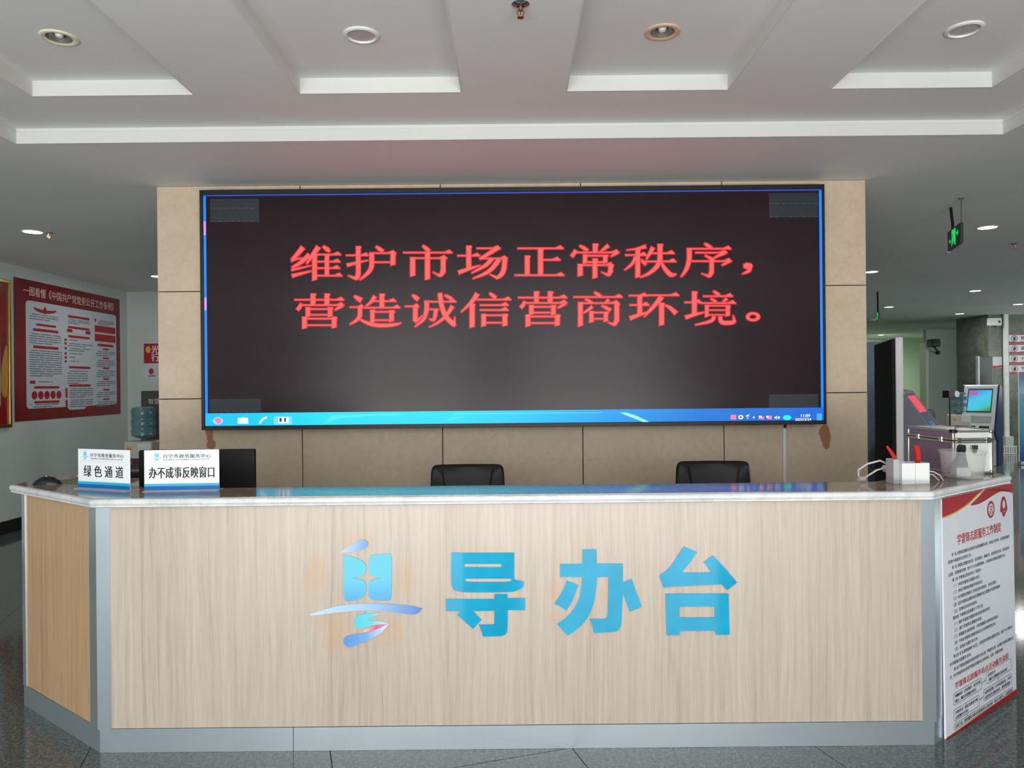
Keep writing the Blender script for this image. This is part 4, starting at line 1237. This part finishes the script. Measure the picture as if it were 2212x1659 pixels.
# coffer ceiling sits at ZC; open fittings need a can, so cut is represented by a short collar below it
DY = 3.19
def fit(x, label, kind):
    o = round_light(label, (x, DY, ZC), kind, 'downlights in the coffers')
    return o
fit(-1.936, 'unlit downlight with cream ring and bulb in the leftmost ceiling coffer', 'cream')
fit(-.634, 'white round downlight with flat lens in the coffer left of the sprinkler', 'off')
fit(.662, 'unlit downlight with copper toned ring in the coffer right of the sprinkler', 'copper')
fit(1.962, 'white round downlight with flat lens in the rightmost ceiling coffer', 'off')

LIT = [(-4.13, 6.40, 'lit downlight on the left, above the red wall poster'), (-4.31, 9.04, 'lit downlight half hidden by the left edge of the stone wall'),
       (4.25, 6.60, 'lit downlight right of the nearer green exit sign, largest on the right'), (4.49, 9.23, 'lit downlight at the right edge of the stone wall, below the exit sign'),
       (7.08, 11.3, 'lit downlight right of centre over the right hall, third in size'), (6.97, 13.67, 'lit downlight just right of the small far exit sign'),
       (9.20, 15.2, 'lit downlight left of the emergency lamp box by the granite column'), (10.98, 22.0, 'farthest lit downlight above the tall black terminal'),
       (9.17, 13.4, 'lit downlight at the right edge of the photo, above the red notices')]
for x, y, lab in LIT: round_light(lab, (x, y, ZA), 'lit', 'lit downlights')


def sprinkler(label, loc, s=1.0):
    t = thing('fire_sprinkler', label, 'sprinkler', loc, 0, 'sprinklers')
    MB().lathe([(.034, 0), (.034, -.003), (.026, -.009), (.014, -.012), (.012, 0)], n=24).build('escutcheon', M_chrome, t, True)
    MB().cyl((0, 0, -.008), (0, 0, -.026), .010, .008, 12).build('sprinkler_body', M_brass, t, True)
    MB().tube([(-.008, 0, -.024), (-.013, 0, -.034), (-.010, 0, -.044), (0, 0, -.050)], .0022, 6).tube([(.008, 0, -.024), (.013, 0, -.034), (.010, 0, -.044), (0, 0, -.050)], .0022, 6).build('frame_arm', M_brass, t, True)
    MB().cyl((0, 0, -.026), (0, 0, -.048), .0022, n=8).build('heat_bulb', pbr('bulb_red', (150, 30, 24), .1), t, True)
    MB().lathe([(0, -.053), (.013, -.053), (.0135, -.051), (0, -.050)], n=16).build('deflector', M_brass, t, True)
    return t


sp0 = sprinkler('brass fire sprinkler in a chrome cup between the two middle coffers', (.046, 2.80, ZB))
dup(sp0, (-4.02, 6.45, ZA), 0, 'small sprinkler beside the lit downlight on the left')
dup(sp0, (5.03, 7.4, ZA), 0, 'small sprinkler at the right photo edge below the big lit downlight')
dup(sp0, (8.35, 15.7, ZA), 0, 'tiny far sprinkler above the white door light on the right')
sd = thing('smoke_detector', 'small round smoke detector on the far ceiling beside the stone wall', 'detector', (8.0, 16.4, ZA))
MB().lathe([(.07, 0), (.07, -.015), (.05, -.035), (0, -.038)], n=24).build('detector_body', M_whitep, sd, True)
MB().lathe([(.03, -.036), (.03, -.042), (0, -.043)], n=16).build('sensor', M_black, sd, True)

M_green = glow('exit_green', (30, 215, 96), .9)
M_dkg = pbr('exit_dark_green', (14, 34, 26), .3)


def exit_sign(label, loc, rz, W2=.39, H2=.155):
    t = thing('exit_sign', label, 'exit sign', loc, rz, 'green exit signs')
    # local: plate in x-z, top at 0, readable from -y
    MB().box(0, W2, 0, .022, -H2, 0, .002, 1).build('sign_box', M_dkg, t)
    MB().box(-.006, .0, -.001, .023, -H2 - .003, .003).build('end_cap', M_whitep, t)
    def pl(pts, nm='running_figure'): MB().plate([(x * W2, -H2 + z * H2) for x, z in pts], -.0012, -.0002).build(nm, M_green, t)
    pl([(.36, .10), (.36, .92), (.66, .92), (.66, .10), (.64, .10), (.64, .86), (.38, .86), (.38, .10)], 'door_symbol')
    pl(circ(.53, .74, .022, .06, 14))
    pl([(.48, .64), (.54, .64), (.58, .50), (.565, .47), (.53, .55), (.53, .42), (.585, .28), (.56, .12), (.54, .13), (.555, .27), (.49, .38), (.45, .24), (.38, .20), (.375, .25), (.43, .29), (.475, .44), (.47, .54), (.43, .48), (.415, .51)])
    pl([(.16, .42), (.22, .54), (.22, .45), (.30, .45), (.30, .39), (.22, .39), (.22, .30)], 'arrow_symbol')
    pl([(.88, .62), (.80, .78), (.80, .67), (.71, .67), (.71, .57), (.80, .57), (.80, .46)], 'arrow_symbol')
    return t


e1 = Vector((3.355, 5.53)); e2 = Vector((3.478, 5.90))
# seen from the left side: local +x must run from the far end to the near end
ex = exit_sign('hanging green exit sign nearer the camera, right of the stone wall', (e2.x, e2.y, 2.722), math.atan2(e1.y - e2.y, e1.x - e2.x))
MB().cyl((.385, .011, 0), (.385, .011, ZA - 2.722), .005, n=8).cyl((.385, .011, ZA - 2.728), (.385, .011, ZA - 2.722), .02, n=12).build('hanging_rod', pbr('rod_grey', (120, 122, 120), .4, .6), ex)
MB().tube([(.13, .011, 0), (.125, .011, .05), (.10, .011, .10), (.08, .011, .15), (.07, .011, ZA - 2.722)], .011, 8).build('power_conduit', M_blackmat, ex, True)
ex2 = dup(ex, (5.66, 11.5, 2.60), math.atan2(e1.y - e2.y, e1.x - e2.x) - .05, 'smaller far green exit sign close to the right edge of the stone wall')
for c_ in list(ex2.children):
    if c_.name.startswith(('hanging_rod', 'power_conduit')): bpy.data.objects.remove(c_)
MB().tube([(.20, .011, 0), (.20, .011, .12), (.18, .011, .20), (.17, .011, ZA - 2.60)], .013, 8).build('power_conduit', M_blackmat, ex2, True)

# ================================================================== LEFT AREA
def wall_frame_left(name, label, cat, y0, y1, z0, z1):
    t = thing(name, label, cat, (XL, y0, z0), PI / 2)   # local x runs along +y ; local -y points into the room (+x)
    return t, y1 - y0, z1 - z0


po, pw, ph_ = wall_frame_left('wall_poster', 'large red poster with three columns of print on the left wall', 'poster', 8.11, 10.30, 1.185, 2.775)
MB().box(0, pw, -.004, -.0005, 0, ph_).build('poster_sheet', pbr('poster_red', (124, 20, 28), .22, 0, .22, 1.2), po)
M_lines = pbr('print_grey', (112, 120, 128), .5)
def rcr(x0, x1, z0, z1, r_):
    pts = []
    for cx, cz, a0 in ((x1 - r_, z1 - r_, 0), (x0 + r_, z1 - r_, 90), (x0 + r_, z0 + r_, 180), (x1 - r_, z0 + r_, 270)):
        for k in range(5): pts.append((cx + r_ * math.cos(math.radians(a0 + 22.5 * k)), cz + r_ * math.sin(math.radians(a0 + 22.5 * k))))
    return pts
MB().plate(rcr(.10 * pw * .9, pw * .955, ph_ * .085, ph_ * .855, .05), -.0055, -.004).build('print_panel', M_posterw, po)
# notch at the foot of the panel
MB().plate([(pw * .43, ph_ * .084), (pw * .46, ph_ * .060), (pw * .60, ph_ * .060), (pw * .63, ph_ * .084)], -.0055, -.004).build('print_panel', M_posterw, po)
lettering('title_text', '一图看懂《中国共产党党务公开工作条例》', .112, pbr('title_pale', (232, 190, 186), .4), po, (pw * .07, -.006, ph_ * .895), bold=.02, sx=.88 * pw / (.112 * 19))
def pr(x0, x1, z1, h): return (x0 * pw, x1 * pw, (1 - z1) * ph_ - h * ph_, (1 - z1) * ph_)
hdr, lns, red = MB(), MB(), MB()
Y0, Y1 = -.0066, -.0056
def rbar(x0, x1, v, h=.016): a = pr(x0, x1, v, h); red.plate(rcr(a[0], a[1], a[2], a[3], .012), Y0, Y1)
def rows_of(x0, x1, v, n, gap=.0165, short=.7, h=.0065):
    for i in range(n):
        xe = x1 if i < n - 1 else x0 + (x1 - x0) * short
        x = x0 + (.015 if i == 0 else 0)
        while x < xe:
            w_ = min(random.uniform(.05, .13), xe - x)
            a = pr(x, x + w_, v + i * gap, h); lns.box(a[0], a[1], Y0, Y1, a[2], a[3])
            x += w_ + .008
# column one
red.plate(smooth_closed([(.14 * pw, ph_ * .815), (.20 * pw, ph_ * .805), (.24 * pw, ph_ * .80), (.30 * pw, ph_ * .805), (.355 * pw, ph_ * .815), (.33 * pw, ph_ * .79), (.25 * pw, ph_ * .775), (.17 * pw, ph_ * .785)], 2), Y0, Y1)
red.plate(circ(.245 * pw, ph_ * .798, .03, .042, 18), Y0 - .0006, Y1 - .0006)
rows_of(.12, .36, .235, 3)
rbar(.17, .34, .302); rbar(.145, .36, .338, .02); rows_of(.115, .385, .375, 5, .0165); rbar(.145, .36, .462, .02); rows_of(.115, .39, .495, 12, .0165)
rbar(.115, .16, .715, .022); rows_of(.17, .36, .72, 1); rbar(.15, .365, .755, .018)
for i in range(5): red.plate(circ((.152 + i * .052) * pw, ph_ * (1 - .82), .05, .048, 18), Y0, Y1)
rbar(.15, .365, .862, .018)
for i, v in enumerate((.895, .925, .952, .978)): pass
for i in range(3): rbar(.115, .132, .885 + i * .0 + .0, .001)
rows_of(.145, .36, .885, 2)
# column two
rbar(.45, .66, .205, .02); rows_of(.45, .66, .235, 3, .014, .5); rbar(.45, .66, .29, .018); rbar(.44, .49, .312, .026); rbar(.62, .67, .312, .026); rbar(.45, .66, .36, .018)
for k, (v, n, e_) in enumerate(((.39, 1, .58), (.418, 2, .69), (.455, 2, .68), (.495, 1, .64), (.525, 1, .54), (.555, 1, .60))):
    rbar(.415, .435, v, .02); rows_of(.445, e_, v + .004, n)
rbar(.455, .665, .60, .018); rows_of(.44, .64, .635, 6, .019, .6); rbar(.455, .665, .742, .018); rbar(.42, .438, .77, .075); rbar(.42, .438, .86, .062); rows_of(.46, .69, .772, 5); rows_of(.46, .69, .862, 4)
# column three
rbar(.715, .73, .20, .028); rows_of(.75, .93, .21, 3, .014)
a = pr(.715, .945, .255, .055); red.box(a[0], a[1], Y0, Y1, a[2], a[3]); a = pr(.715, .945, .325, .06); red.box(a[0], a[1], Y0, Y1, a[2], a[3])
rbar(.745, .92, .405, .02)
for v, n in ((.44, 3), (.515, 4), (.60, 4), (.69, 3), (.78, 3), (.86, 3)):
    rbar(.80, .87, v, .014); rows_of(.73, .94, v + .026, n)
red.build('red_headings', M_redp, po)['kind'] = 'stuff'
lns.build('text_lines', M_lines, po)['kind'] = 'stuff'

fp, fw, fh = wall_frame_left('framed_poster', 'gold framed red poster cut off by the left edge of the photo', 'poster', 5.9, 8.03, 1.13, 2.72)
MB().box(.03, fw - .03, -.012, -.001, .03, fh - .03).build('poster_sheet', pbr('sunset_red_print', (138, 24, 24), .2, 0, .4, 1.5), fp)
fm = MB()
fm.box(0, fw, -.03, -.0005, 0, .035, .004, 2).box(0, fw, -.03, -.0005, fh - .035, fh, .004, 2).box(0, .035, -.03, -.0005, .035, fh - .035, .004, 2).box(fw - .035, fw, -.03, -.0005, .035, fh - .035, .004, 2)
fm.build('frame', pbr('gold_frame', (176, 150, 84), .25, .95, .1), fp)
MB().plate(rcr(.18, fw - .16, .20, fh - .32, .06), -.0145, -.0121).build('print_panel', M_posterw, fp)
MB().plate(smooth_closed([(fw - .15, .35), (fw - .04, .30), (fw - .04, .95), (fw - .10, .80), (fw - .15, .6)], 2), -.0135, -.0121).build('golden_glow', pbr('golden_print', (196, 140, 60), .3), fp)

# back wall: small poster, dark standing board, water dispenser
sp_ = thing('small_poster', 'small red and white poster on the back wall beside the stone wall', 'poster', (-5.22, YBL, 1.655), 0)
MB().box(0, .46, -.004, -.0005, 0, .52).build('poster_sheet', M_posterw, sp_)
MB().box(.008, .452, -.005, -.004, .235, .515).build('red_half', M_redp, sp_)
lettering('brush_text', '光盘\n行动', .12, M_paper, sp_, (.11, -.0056, .385), bold=.02, line=.95)
MB().plate(circ(.07, .43, .035, .05, 16), -.0058, -.0052).build('gold_dot', M_gold, sp_)
MB().plate(circ(.11, .12, .035, .045, 16), -.0056, -.0042).build('round_icon', M_redt, sp_)
MB().box(.27, .35, -.0056, -.0042, .10, .19).build('square_icon', M_redt, sp_)
for x in (.07, .27): MB().box(x, x + .1, -.0056, -.0042, .045, .065).build('caption_bar', M_lines, sp_)

bb = thing('standing_board', 'dark grey standing board with pale lettering behind the water dispenser', 'board', (-4.66, 9.3, 0), 0)
MB().box(0, .85, 0, .03, .03, 1.505, .004).build('board_panel', pbr('board_dark_grey', (66, 66, 64), .5), bb)
lettering('heading_text', '智慧便民', .075, pbr('board_lettering', (190, 188, 180), .5), bb, (.09, -.001, 1.345), bold=.02)
for x in (.06, .75): MB().box(x, x + .04, -.12, .15, 0, .03, .004).build('foot', M_black, bb)


def water_dispenser(label, loc, rz):
    t = thing('water_dispenser', label, 'dispenser', loc, rz, 'water dispensers')
    MB().box(-.16, .16, -.15, .15, .02, .93, .02, 3).build('cabinet', pbr('dispenser_beige', (196, 192, 182), .4), t)
    MB().box(-.14, .14, -.155, -.149, .05, .50, .004).build('cupboard_door', pbr('dispenser_door', (206, 203, 194), .35), t)
    MB().box(.0, .14, -.156, -.149, .80, .91, .004).build('control_panel', pbr('panel_pale', (214, 216, 214), .35), t)
    MB().box(-.12, .12, -.152, -.13, .56, .74, .004).build('tap_recess', pbr('recess_dark', (60, 62, 64), .5), t)
    for x, c in ((-.05, (190, 40, 40)), (.05, (40, 80, 190))): MB().cyl((x, -.17, .70), (x, -.17, .67), .012, n=12).box(x - .012, x + .012, -.185, -.152, .70, .72, .003).build('tap', pbr('tap_%d' % c[0], c, .4), t)
    MB().box(-.12, -.07, -.157, -.15, .83, .87).build('yellow_label', pbr('label_yellow', (196, 160, 50), .5), t)
    T_ = pbr('bottle_blue_plastic', (96, 134, 142), .12, alpha=.72)
    MB().lathe([(.03, .93), (.035, .955), (.10, .975), (.132, .995), (.132, 1.05), (.127, 1.06), (.127, 1.09), (.132, 1.10), (.132, 1.16), (.127, 1.17), (.127, 1.20), (.132, 1.21), (.132, 1.29), (.12, 1.315), (.08, 1.325), (0, 1.325)], n=32).build('water_bottle', T_, t, True)
    return t


wd0 = water_dispenser('beige water dispenser with a blue bottle left of the stone wall', (-4.29, 8.62, 0), 0)
wd1 = dup(wd0, (7.95, 13.2, 0), -.3, 'far water dispenser with a dark blue bottle in the right hall')

# ================================================================== RIGHT HALL
tt = thing('display_totem', 'tall black terminal panel with white front edge right of the stone wall', 'terminal', (3.13, 6.05, 0), math.atan2(1.02, .36))
MB().box(0, 1.06, 0, .03, .04, 1.885, .006).build('rear_panel', pbr('totem_black', (12, 14, 17), .6, spec=.2), tt)
MB().box(-.012, 1.06, -.058, -.001, .04, 1.90, .008).build('white_body', pbr('totem_white', (214, 214, 218), .35), tt)
for k in range(4): MB().box(.02, 1.04, .03, .033, .30 + k * .42, .31 + k * .42).build('panel_joint', M_blackmat, tt)
MB().box(-.02, 1.08, -.14, .08, 0, .04, .006).build('base', M_black, tt)

# kiosk with a slanted console next to it, seen almost edge-on
def kiosk(label, loc, rz, s_mat, lit_red, sidecol):
    t = thing('self_service_kiosk', label, 'kiosk', loc, rz, 'self service kiosks')
    # local: front faces -y ; profile in y-z
    prof = [(.10, .0), (-.12, .0), (-.12, .62), (-.34, .86), (-.36, .92), (-.02, 1.43), (.06, 1.45), (.10, 1.40)] if lit_red else [(.12, .0), (-.16, .0), (-.16, .45), (-.28, .56), (-.29, .60), (-.03, 1.43), (.05, 1.45), (.12, 1.38)]
    def side(x0, x1, name, mat, pf):
        m = MB()
        a_ = [m.bm.verts.new((x0, y, z)) for y, z in pf]; b_ = [m.bm.verts.new((x1, y, z)) for y, z in pf]
        m.bm.faces.new(a_); m.bm.faces.new(list(reversed(b_)))
        for i in range(len(pf)):
            j = (i + 1) % len(pf); m.bm.faces.new((a_[i], b_[i], b_[j], a_[j]))
        return m.build(name, mat, t)
    side(-.27, .27, 'kiosk_body', s_mat, prof)
    side(-.30, -.27, 'side_cheek', sidecol, [(y * 1.02, z * 1.005) for y, z in prof])
    side(.27, .30, 'side_cheek', sidecol, [(y * 1.02, z * 1.005) for y, z in prof])
    # things on the slanted face: u along the slope from bottom (0) to top (1)
    p0_, p1_ = Vector(prof[4]), Vector(prof[5]); dd = (p1_ - p0_); nn = Vector((-dd.y, dd.x)).normalized()
    def on(x0, x1, u0, u1, mat, name, h=.004):
        m = MB(); vs = []
        for hh in (0.0005, h):
            for (x, uu) in ((x0, u0), (x1, u0), (x1, u1), (x0, u1)):
                q = p0_ + dd * uu + nn * hh; vs.append(m.bm.verts.new((x, q.x, q.y)))
        for f in ((0, 1, 2, 3), (4, 7, 6, 5), (0, 4, 5, 1), (1, 5, 6, 2), (2, 6, 7, 3), (3, 7, 4, 0)): m.bm.faces.new([vs[i] for i in f])
        return m.build(name, mat, t)
    if lit_red:
        on(-.235, .235, .02, .98, M_navy, 'glossy_front', .003)
        on(-.22, .22, .62, .93, glow('kiosk_red_image', (235, 56, 84), .9), 'screen', .005)
        on(-.15, .15, .25, .45, glow('kiosk_blue_image', (60, 100, 160), .5), 'lower_logo', .005)
    else:
        s_ = on(-.20, .20, .42, .94, M_black, 'screen_bezel', .003)
        on(-.185, .185, .45, .91, MATS['kiosk_screen'], 'screen', .005)
        on(-.17, -.03, .80, .87, glow('screen_pink', (226, 90, 150), .8), 'screen_button', .0065)
        on(-.21, .21, .20, .34, pbr('kiosk_tray', (150, 156, 154), .4), 'card_tray', .006)
        on(-.19, -.03, .08, .13, M_black, 'paper_slot', .006); on(.03, .19, .08, .13, M_black, 'paper_slot', .006)
    return t


T = NT('kiosk_screen')
sep = T.n('ShaderNodeSeparateXYZ'); T.l(T.obj(), sep.inputs[0])
fz = T.n('ShaderNodeMapRange'); T.l(T.math('MULTIPLY_ADD', sep.outputs[0], -.5, sep.outputs[2]), fz.inputs[0]); fz.inputs[1].default_value = 0.93; fz.inputs[2].default_value = 1.40
T.l(T.ramp(fz.outputs[0], [(0, lin((50, 150, 60))), (.2, lin((60, 190, 200))), (.6, lin((60, 190, 236))), (1, lin((40, 130, 210)))]), T.b.inputs['Emission Color'])
T.b.inputs['Emission Strength'].default_value = 1.0; T.b.inputs['Base Color'].default_value = (.02, .02, .02, 1)
MATS['kiosk_screen'] = T.m
kiosk('blue fronted slanted kiosk with a red screen beside the tall black terminal', (3.88, 7.30, 0), math.atan2(.8, .6), pbr('kiosk_side_grey', (96, 98, 104), .35), True, pbr('kiosk_cheek_grey', (120, 122, 128), .3))
kiosk('white and navy kiosk with a bright blue screen before the granite column', (8.62, 13.6, 0), -.85, pbr('kiosk_white', (196, 204, 202), .35), False, M_navy)

# green lit doorway at the hall end, camera, dark cabinets
area('corridor_lamp', (10.6, 22.6, 2.6), (0, 0, 0), 1.2, .6, 60, (.86, 1.0, .78))
dl = thing('panel_screen', 'pale green folding screen in the lit corridor far right', 'screen', (10.75, 21.6, 0))
MB().box(0, .03, -.02, .02, 0, 2.55, .004).box(.62, .65, -.02, .02, 0, 2.55, .004).box(.03, .62, -.02, .02, 2.50, 2.55, .004).build('frame', pbr('pale_green_frame', (206, 230, 196), .4), dl)
MB().box(.03, .62, -.01, .01, 1.35, 2.5).build('pane', pbr('pane_pale_green', (200, 226, 196), .3), dl)
MB().box(.03, .62, -.01, .01, .05, 1.35).build('lower_pane', pbr('pane_lower_green', (150, 168, 144), .4), dl)

struct(MB().box(11.12, 11.20, 19.9, 20.2, 0, 2.55, .004).build('door_1', pbr('door_frame_pale', (216, 232, 206), .4)))
gp = thing('glass_partition', 'narrow blue grey partition panel between the stone wall and black terminal', 'partition', (3.87, 7.98, 0))
MB().box(-.14, .10, 0, .03, .0, 1.96, .004).build('partition_pane', pbr('partition_blue_grey', (104, 120, 136), .25), gp)
MB().box(-.15, .11, -.003, .033, 1.96, 1.98, .002).build('top_rail', M_alu, gp)

cc = thing('security_camera', 'black security camera on a wall bracket in the right hall', 'camera', (11.50, 20.0, 2.28))
MB().tube([(0, -.01, 0), (-.1, -.2, .02), (-.34, -.42, .15)], .022, 8).cyl((0, 0, 0), (0, -.02, 0), .06, n=16).build('wall_bracket', M_black, cc, True)
MB().box(-.47, -.25, -.58, -.30, .14, .34, .02, 2).build('camera_housing', M_black, cc)
MB().cyl((-.40, -.60, .24), (-.40, -.57, .24), .06, n=16).build('lens', pbr('lens_dark', (20, 22, 30), .08), cc)

cb3 = thing('office_chair', 'dark low backed chair in the right hall behind the silver case', 'chair', (7.35, 12.8, 0), .5)
bk_ = MB(); superq(bk_, 0, .22, .78, .24, .05, .26, .4, .4, 24, 12); bk_.build('backrest', M_leather, cb3, True)
bk_ = MB(); superq(bk_, 0, -.02, .45, .26, .26, .06, .4, .4, 24, 10); bk_.build('seat', M_leather, cb3, True)
MB().box(-.02, .02, .18, .21, .42, .62).build('back_support', M_black, cb3)
MB().cyl((0, 0, .05), (0, 0, .42), .03).build('pedestal', M_chrome, cb3, True)
MB().lathe([(.26, 0), (.26, .02), (.04, .06), (.03, .06)], n=28).build('base', M_chrome, cb3, True)
dup(cb3, (8.05, 14.6, 0), .9, 'dark chair standing further back beside the far water dispenser')

fcm = thing('desk_camera', 'small black and silver camera on a thin stand near the far water dispenser', 'camera', (7.03, 11.9, 0), .3)
MB().cyl((0, 0, .02), (0, 0, 1.26), .012, n=10).build('stand_pole', M_black, fcm, True)
MB().lathe([(.14, 0), (.14, .015), (.02, .025), (0, .025)], n=24).build('stand_base', M_black, fcm, True)
MB().box(-.09, .05, -.06, .06, 1.26, 1.38, .01, 2).build('camera_body', M_black, fcm)
MB().cyl((.08, -.065, 1.32), (.08, .05, 1.32), .05, n=18).build('lens_barrel', pbr('barrel_silver', (150, 152, 150), .3, .7), fcm, True)

# column fittings: conduit, box, emergency lamp, notices
cdx = thing('conduit_trunk', 'white vertical conduit with a wider box at its foot on the granite column', 'conduit', (10.32, 15.492, 0))
MB().box(-.045, .045, -.05, -.001, .36, ZA, .005).build('conduit_cover', M_whitep, cdx)
MB().box(-.085, .085, -.12, -.001, .0, .36, .01).build('conduit_box', pbr('box_grey_white', (190, 196, 194), .5), cdx)
el = thing('emergency_light', 'white emergency lamp box high on the granite column', 'lamp', (9.99, 15.492, 2.67))
MB().box(-.05, .22, -.07, -.001, 0, .16, .01).build('lamp_box', M_whitep, el)
MB().cyl((-.0, -.04, 0), (.0, -.05, -.02), .03, .02, 12).build('lamp_head', pbr('lamp_head_grey', (150, 154, 154), .3), el)
MB().cyl((.15, -.04, 0), (.15, -.05, -.02), .03, .02, 12).build('lamp_head', MATS['lamp_head_grey'], el)
MB().cyl((.17, -.071, .08), (.17, -.073, .08), .025, n=14).build('indicator', M_black, el)
NOT = [('top red and white notice on the granite column, with a black figure', 2.30, '禁止吸烟'), ('second red and white notice on the granite column', 2.09, '请勿喧哗'),
       ('third red and white notice on the granite column', 1.875, '小心地滑'), ('lowest red and white notice on the granite column', 1.665, '节约用电')]
for k, (lab, z, tx) in enumerate(NOT):
    t = thing('notice_sign', lab, 'sign', (10.40, 15.492, z), 0, 'notices on the granite column')
    MB().box(0, .75, -.006, -.001, 0, .185, .001, 1).build('sign_plate', M_paper, t)
    MB().plate([(0, .0), (.75, 0), (.75, .055), (.4, .048), (.2, .03), (0, .035)], -.0075, -.0062).build('red_wave', M_redt, t)
    MB().box(0, .75, -.0075, -.0062, .172, .185).build('red_top', M_redt, t)
    flat_from_curve('ring_symbol', [circ(.11, .10, .07, .062), circ(.11, .10, .058, .05)], -.007, M_ink if k == 0 else M_redt, t, .0006)
    MB().plate(smooth_closed([(.09, .06), (.13, .06), (.14, .10), (.125, .145), (.10, .13), (.085, .10)], 2), -.0078, -.0068).build('figure_symbol', M_ink, t)
    lettering('notice_text', tx, .085, M_ink, t, (.24, -.0078, .075), bold=.02)
ns = thing('notice_sign', 'single low red edged notice left of the conduit on the column', 'sign', (10.03, 15.492, 1.79), 0)
MB().box(0, .22, -.006, -.001, 0, .23, .001, 1).build('sign_plate', pbr('notice_grey', (200, 204, 204), .4), ns)
MB().plate([(0, 0), (.22, .01), (.22, .06), (.1, .04), (0, .05)], -.0075, -.0062).build('red_wave', M_redt, ns)
ra = thing('vent_grille', 'low white slotted grille at the foot of the granite column', 'grille', (10.0, 15.30, 0))
MB().box(0, .42, 0, .02, 0, .02).box(0, .42, 0, .02, .15, .17).build('grille_frame', M_whitep, ra)
for k in range(9): MB().box(.01 + k * .048, .03 + k * .048, 0, .02, .02, .15).build('slat', M_whitep, ra)
br = thing('rollup_banner', 'blue roll-up banner cut off by the right edge of the photo', 'banner', (9.17, 13.4, 0), 0)
MB().box(0, .80, 0, .004, .06, 1.66).build('banner_sheet', grad('banner_blue', [(0, (20, 60, 130)), (.25, (60, 140, 190)), (.8, (110, 180, 214)), (.93, (30, 90, 160)), (1, (20, 60, 140))], 2, .06, 1.66, .4), br)
MB().box(-.01, .81, -.05, .06, 0, .06, .008).build('banner_base', M_alu, br)
MB().box(-.015, 0, -.004, .008, .06, 1.67).build('edge_rail', M_whitep, br)
lettering('banner_text', '办\n事\n指\n南', .16, M_ink, br, (.18, -.001, 1.36), bold=.02, line=.9)
dp = thing('display_stand', 'dark narrow display stand with a bright edge behind the white kiosk', 'stand', (9.16, 14.5, 0), 0)
MB().box(0, .26, 0, .08, 0, 2.0, .01).build('display_body', pbr('display_dark', (52, 58, 60), .25), dp)
MB().box(-.03, .0, -.002, .082, .1, 2.0, .008).build('bright_edge', pbr('edge_pale', (200, 210, 214), .3), dp)
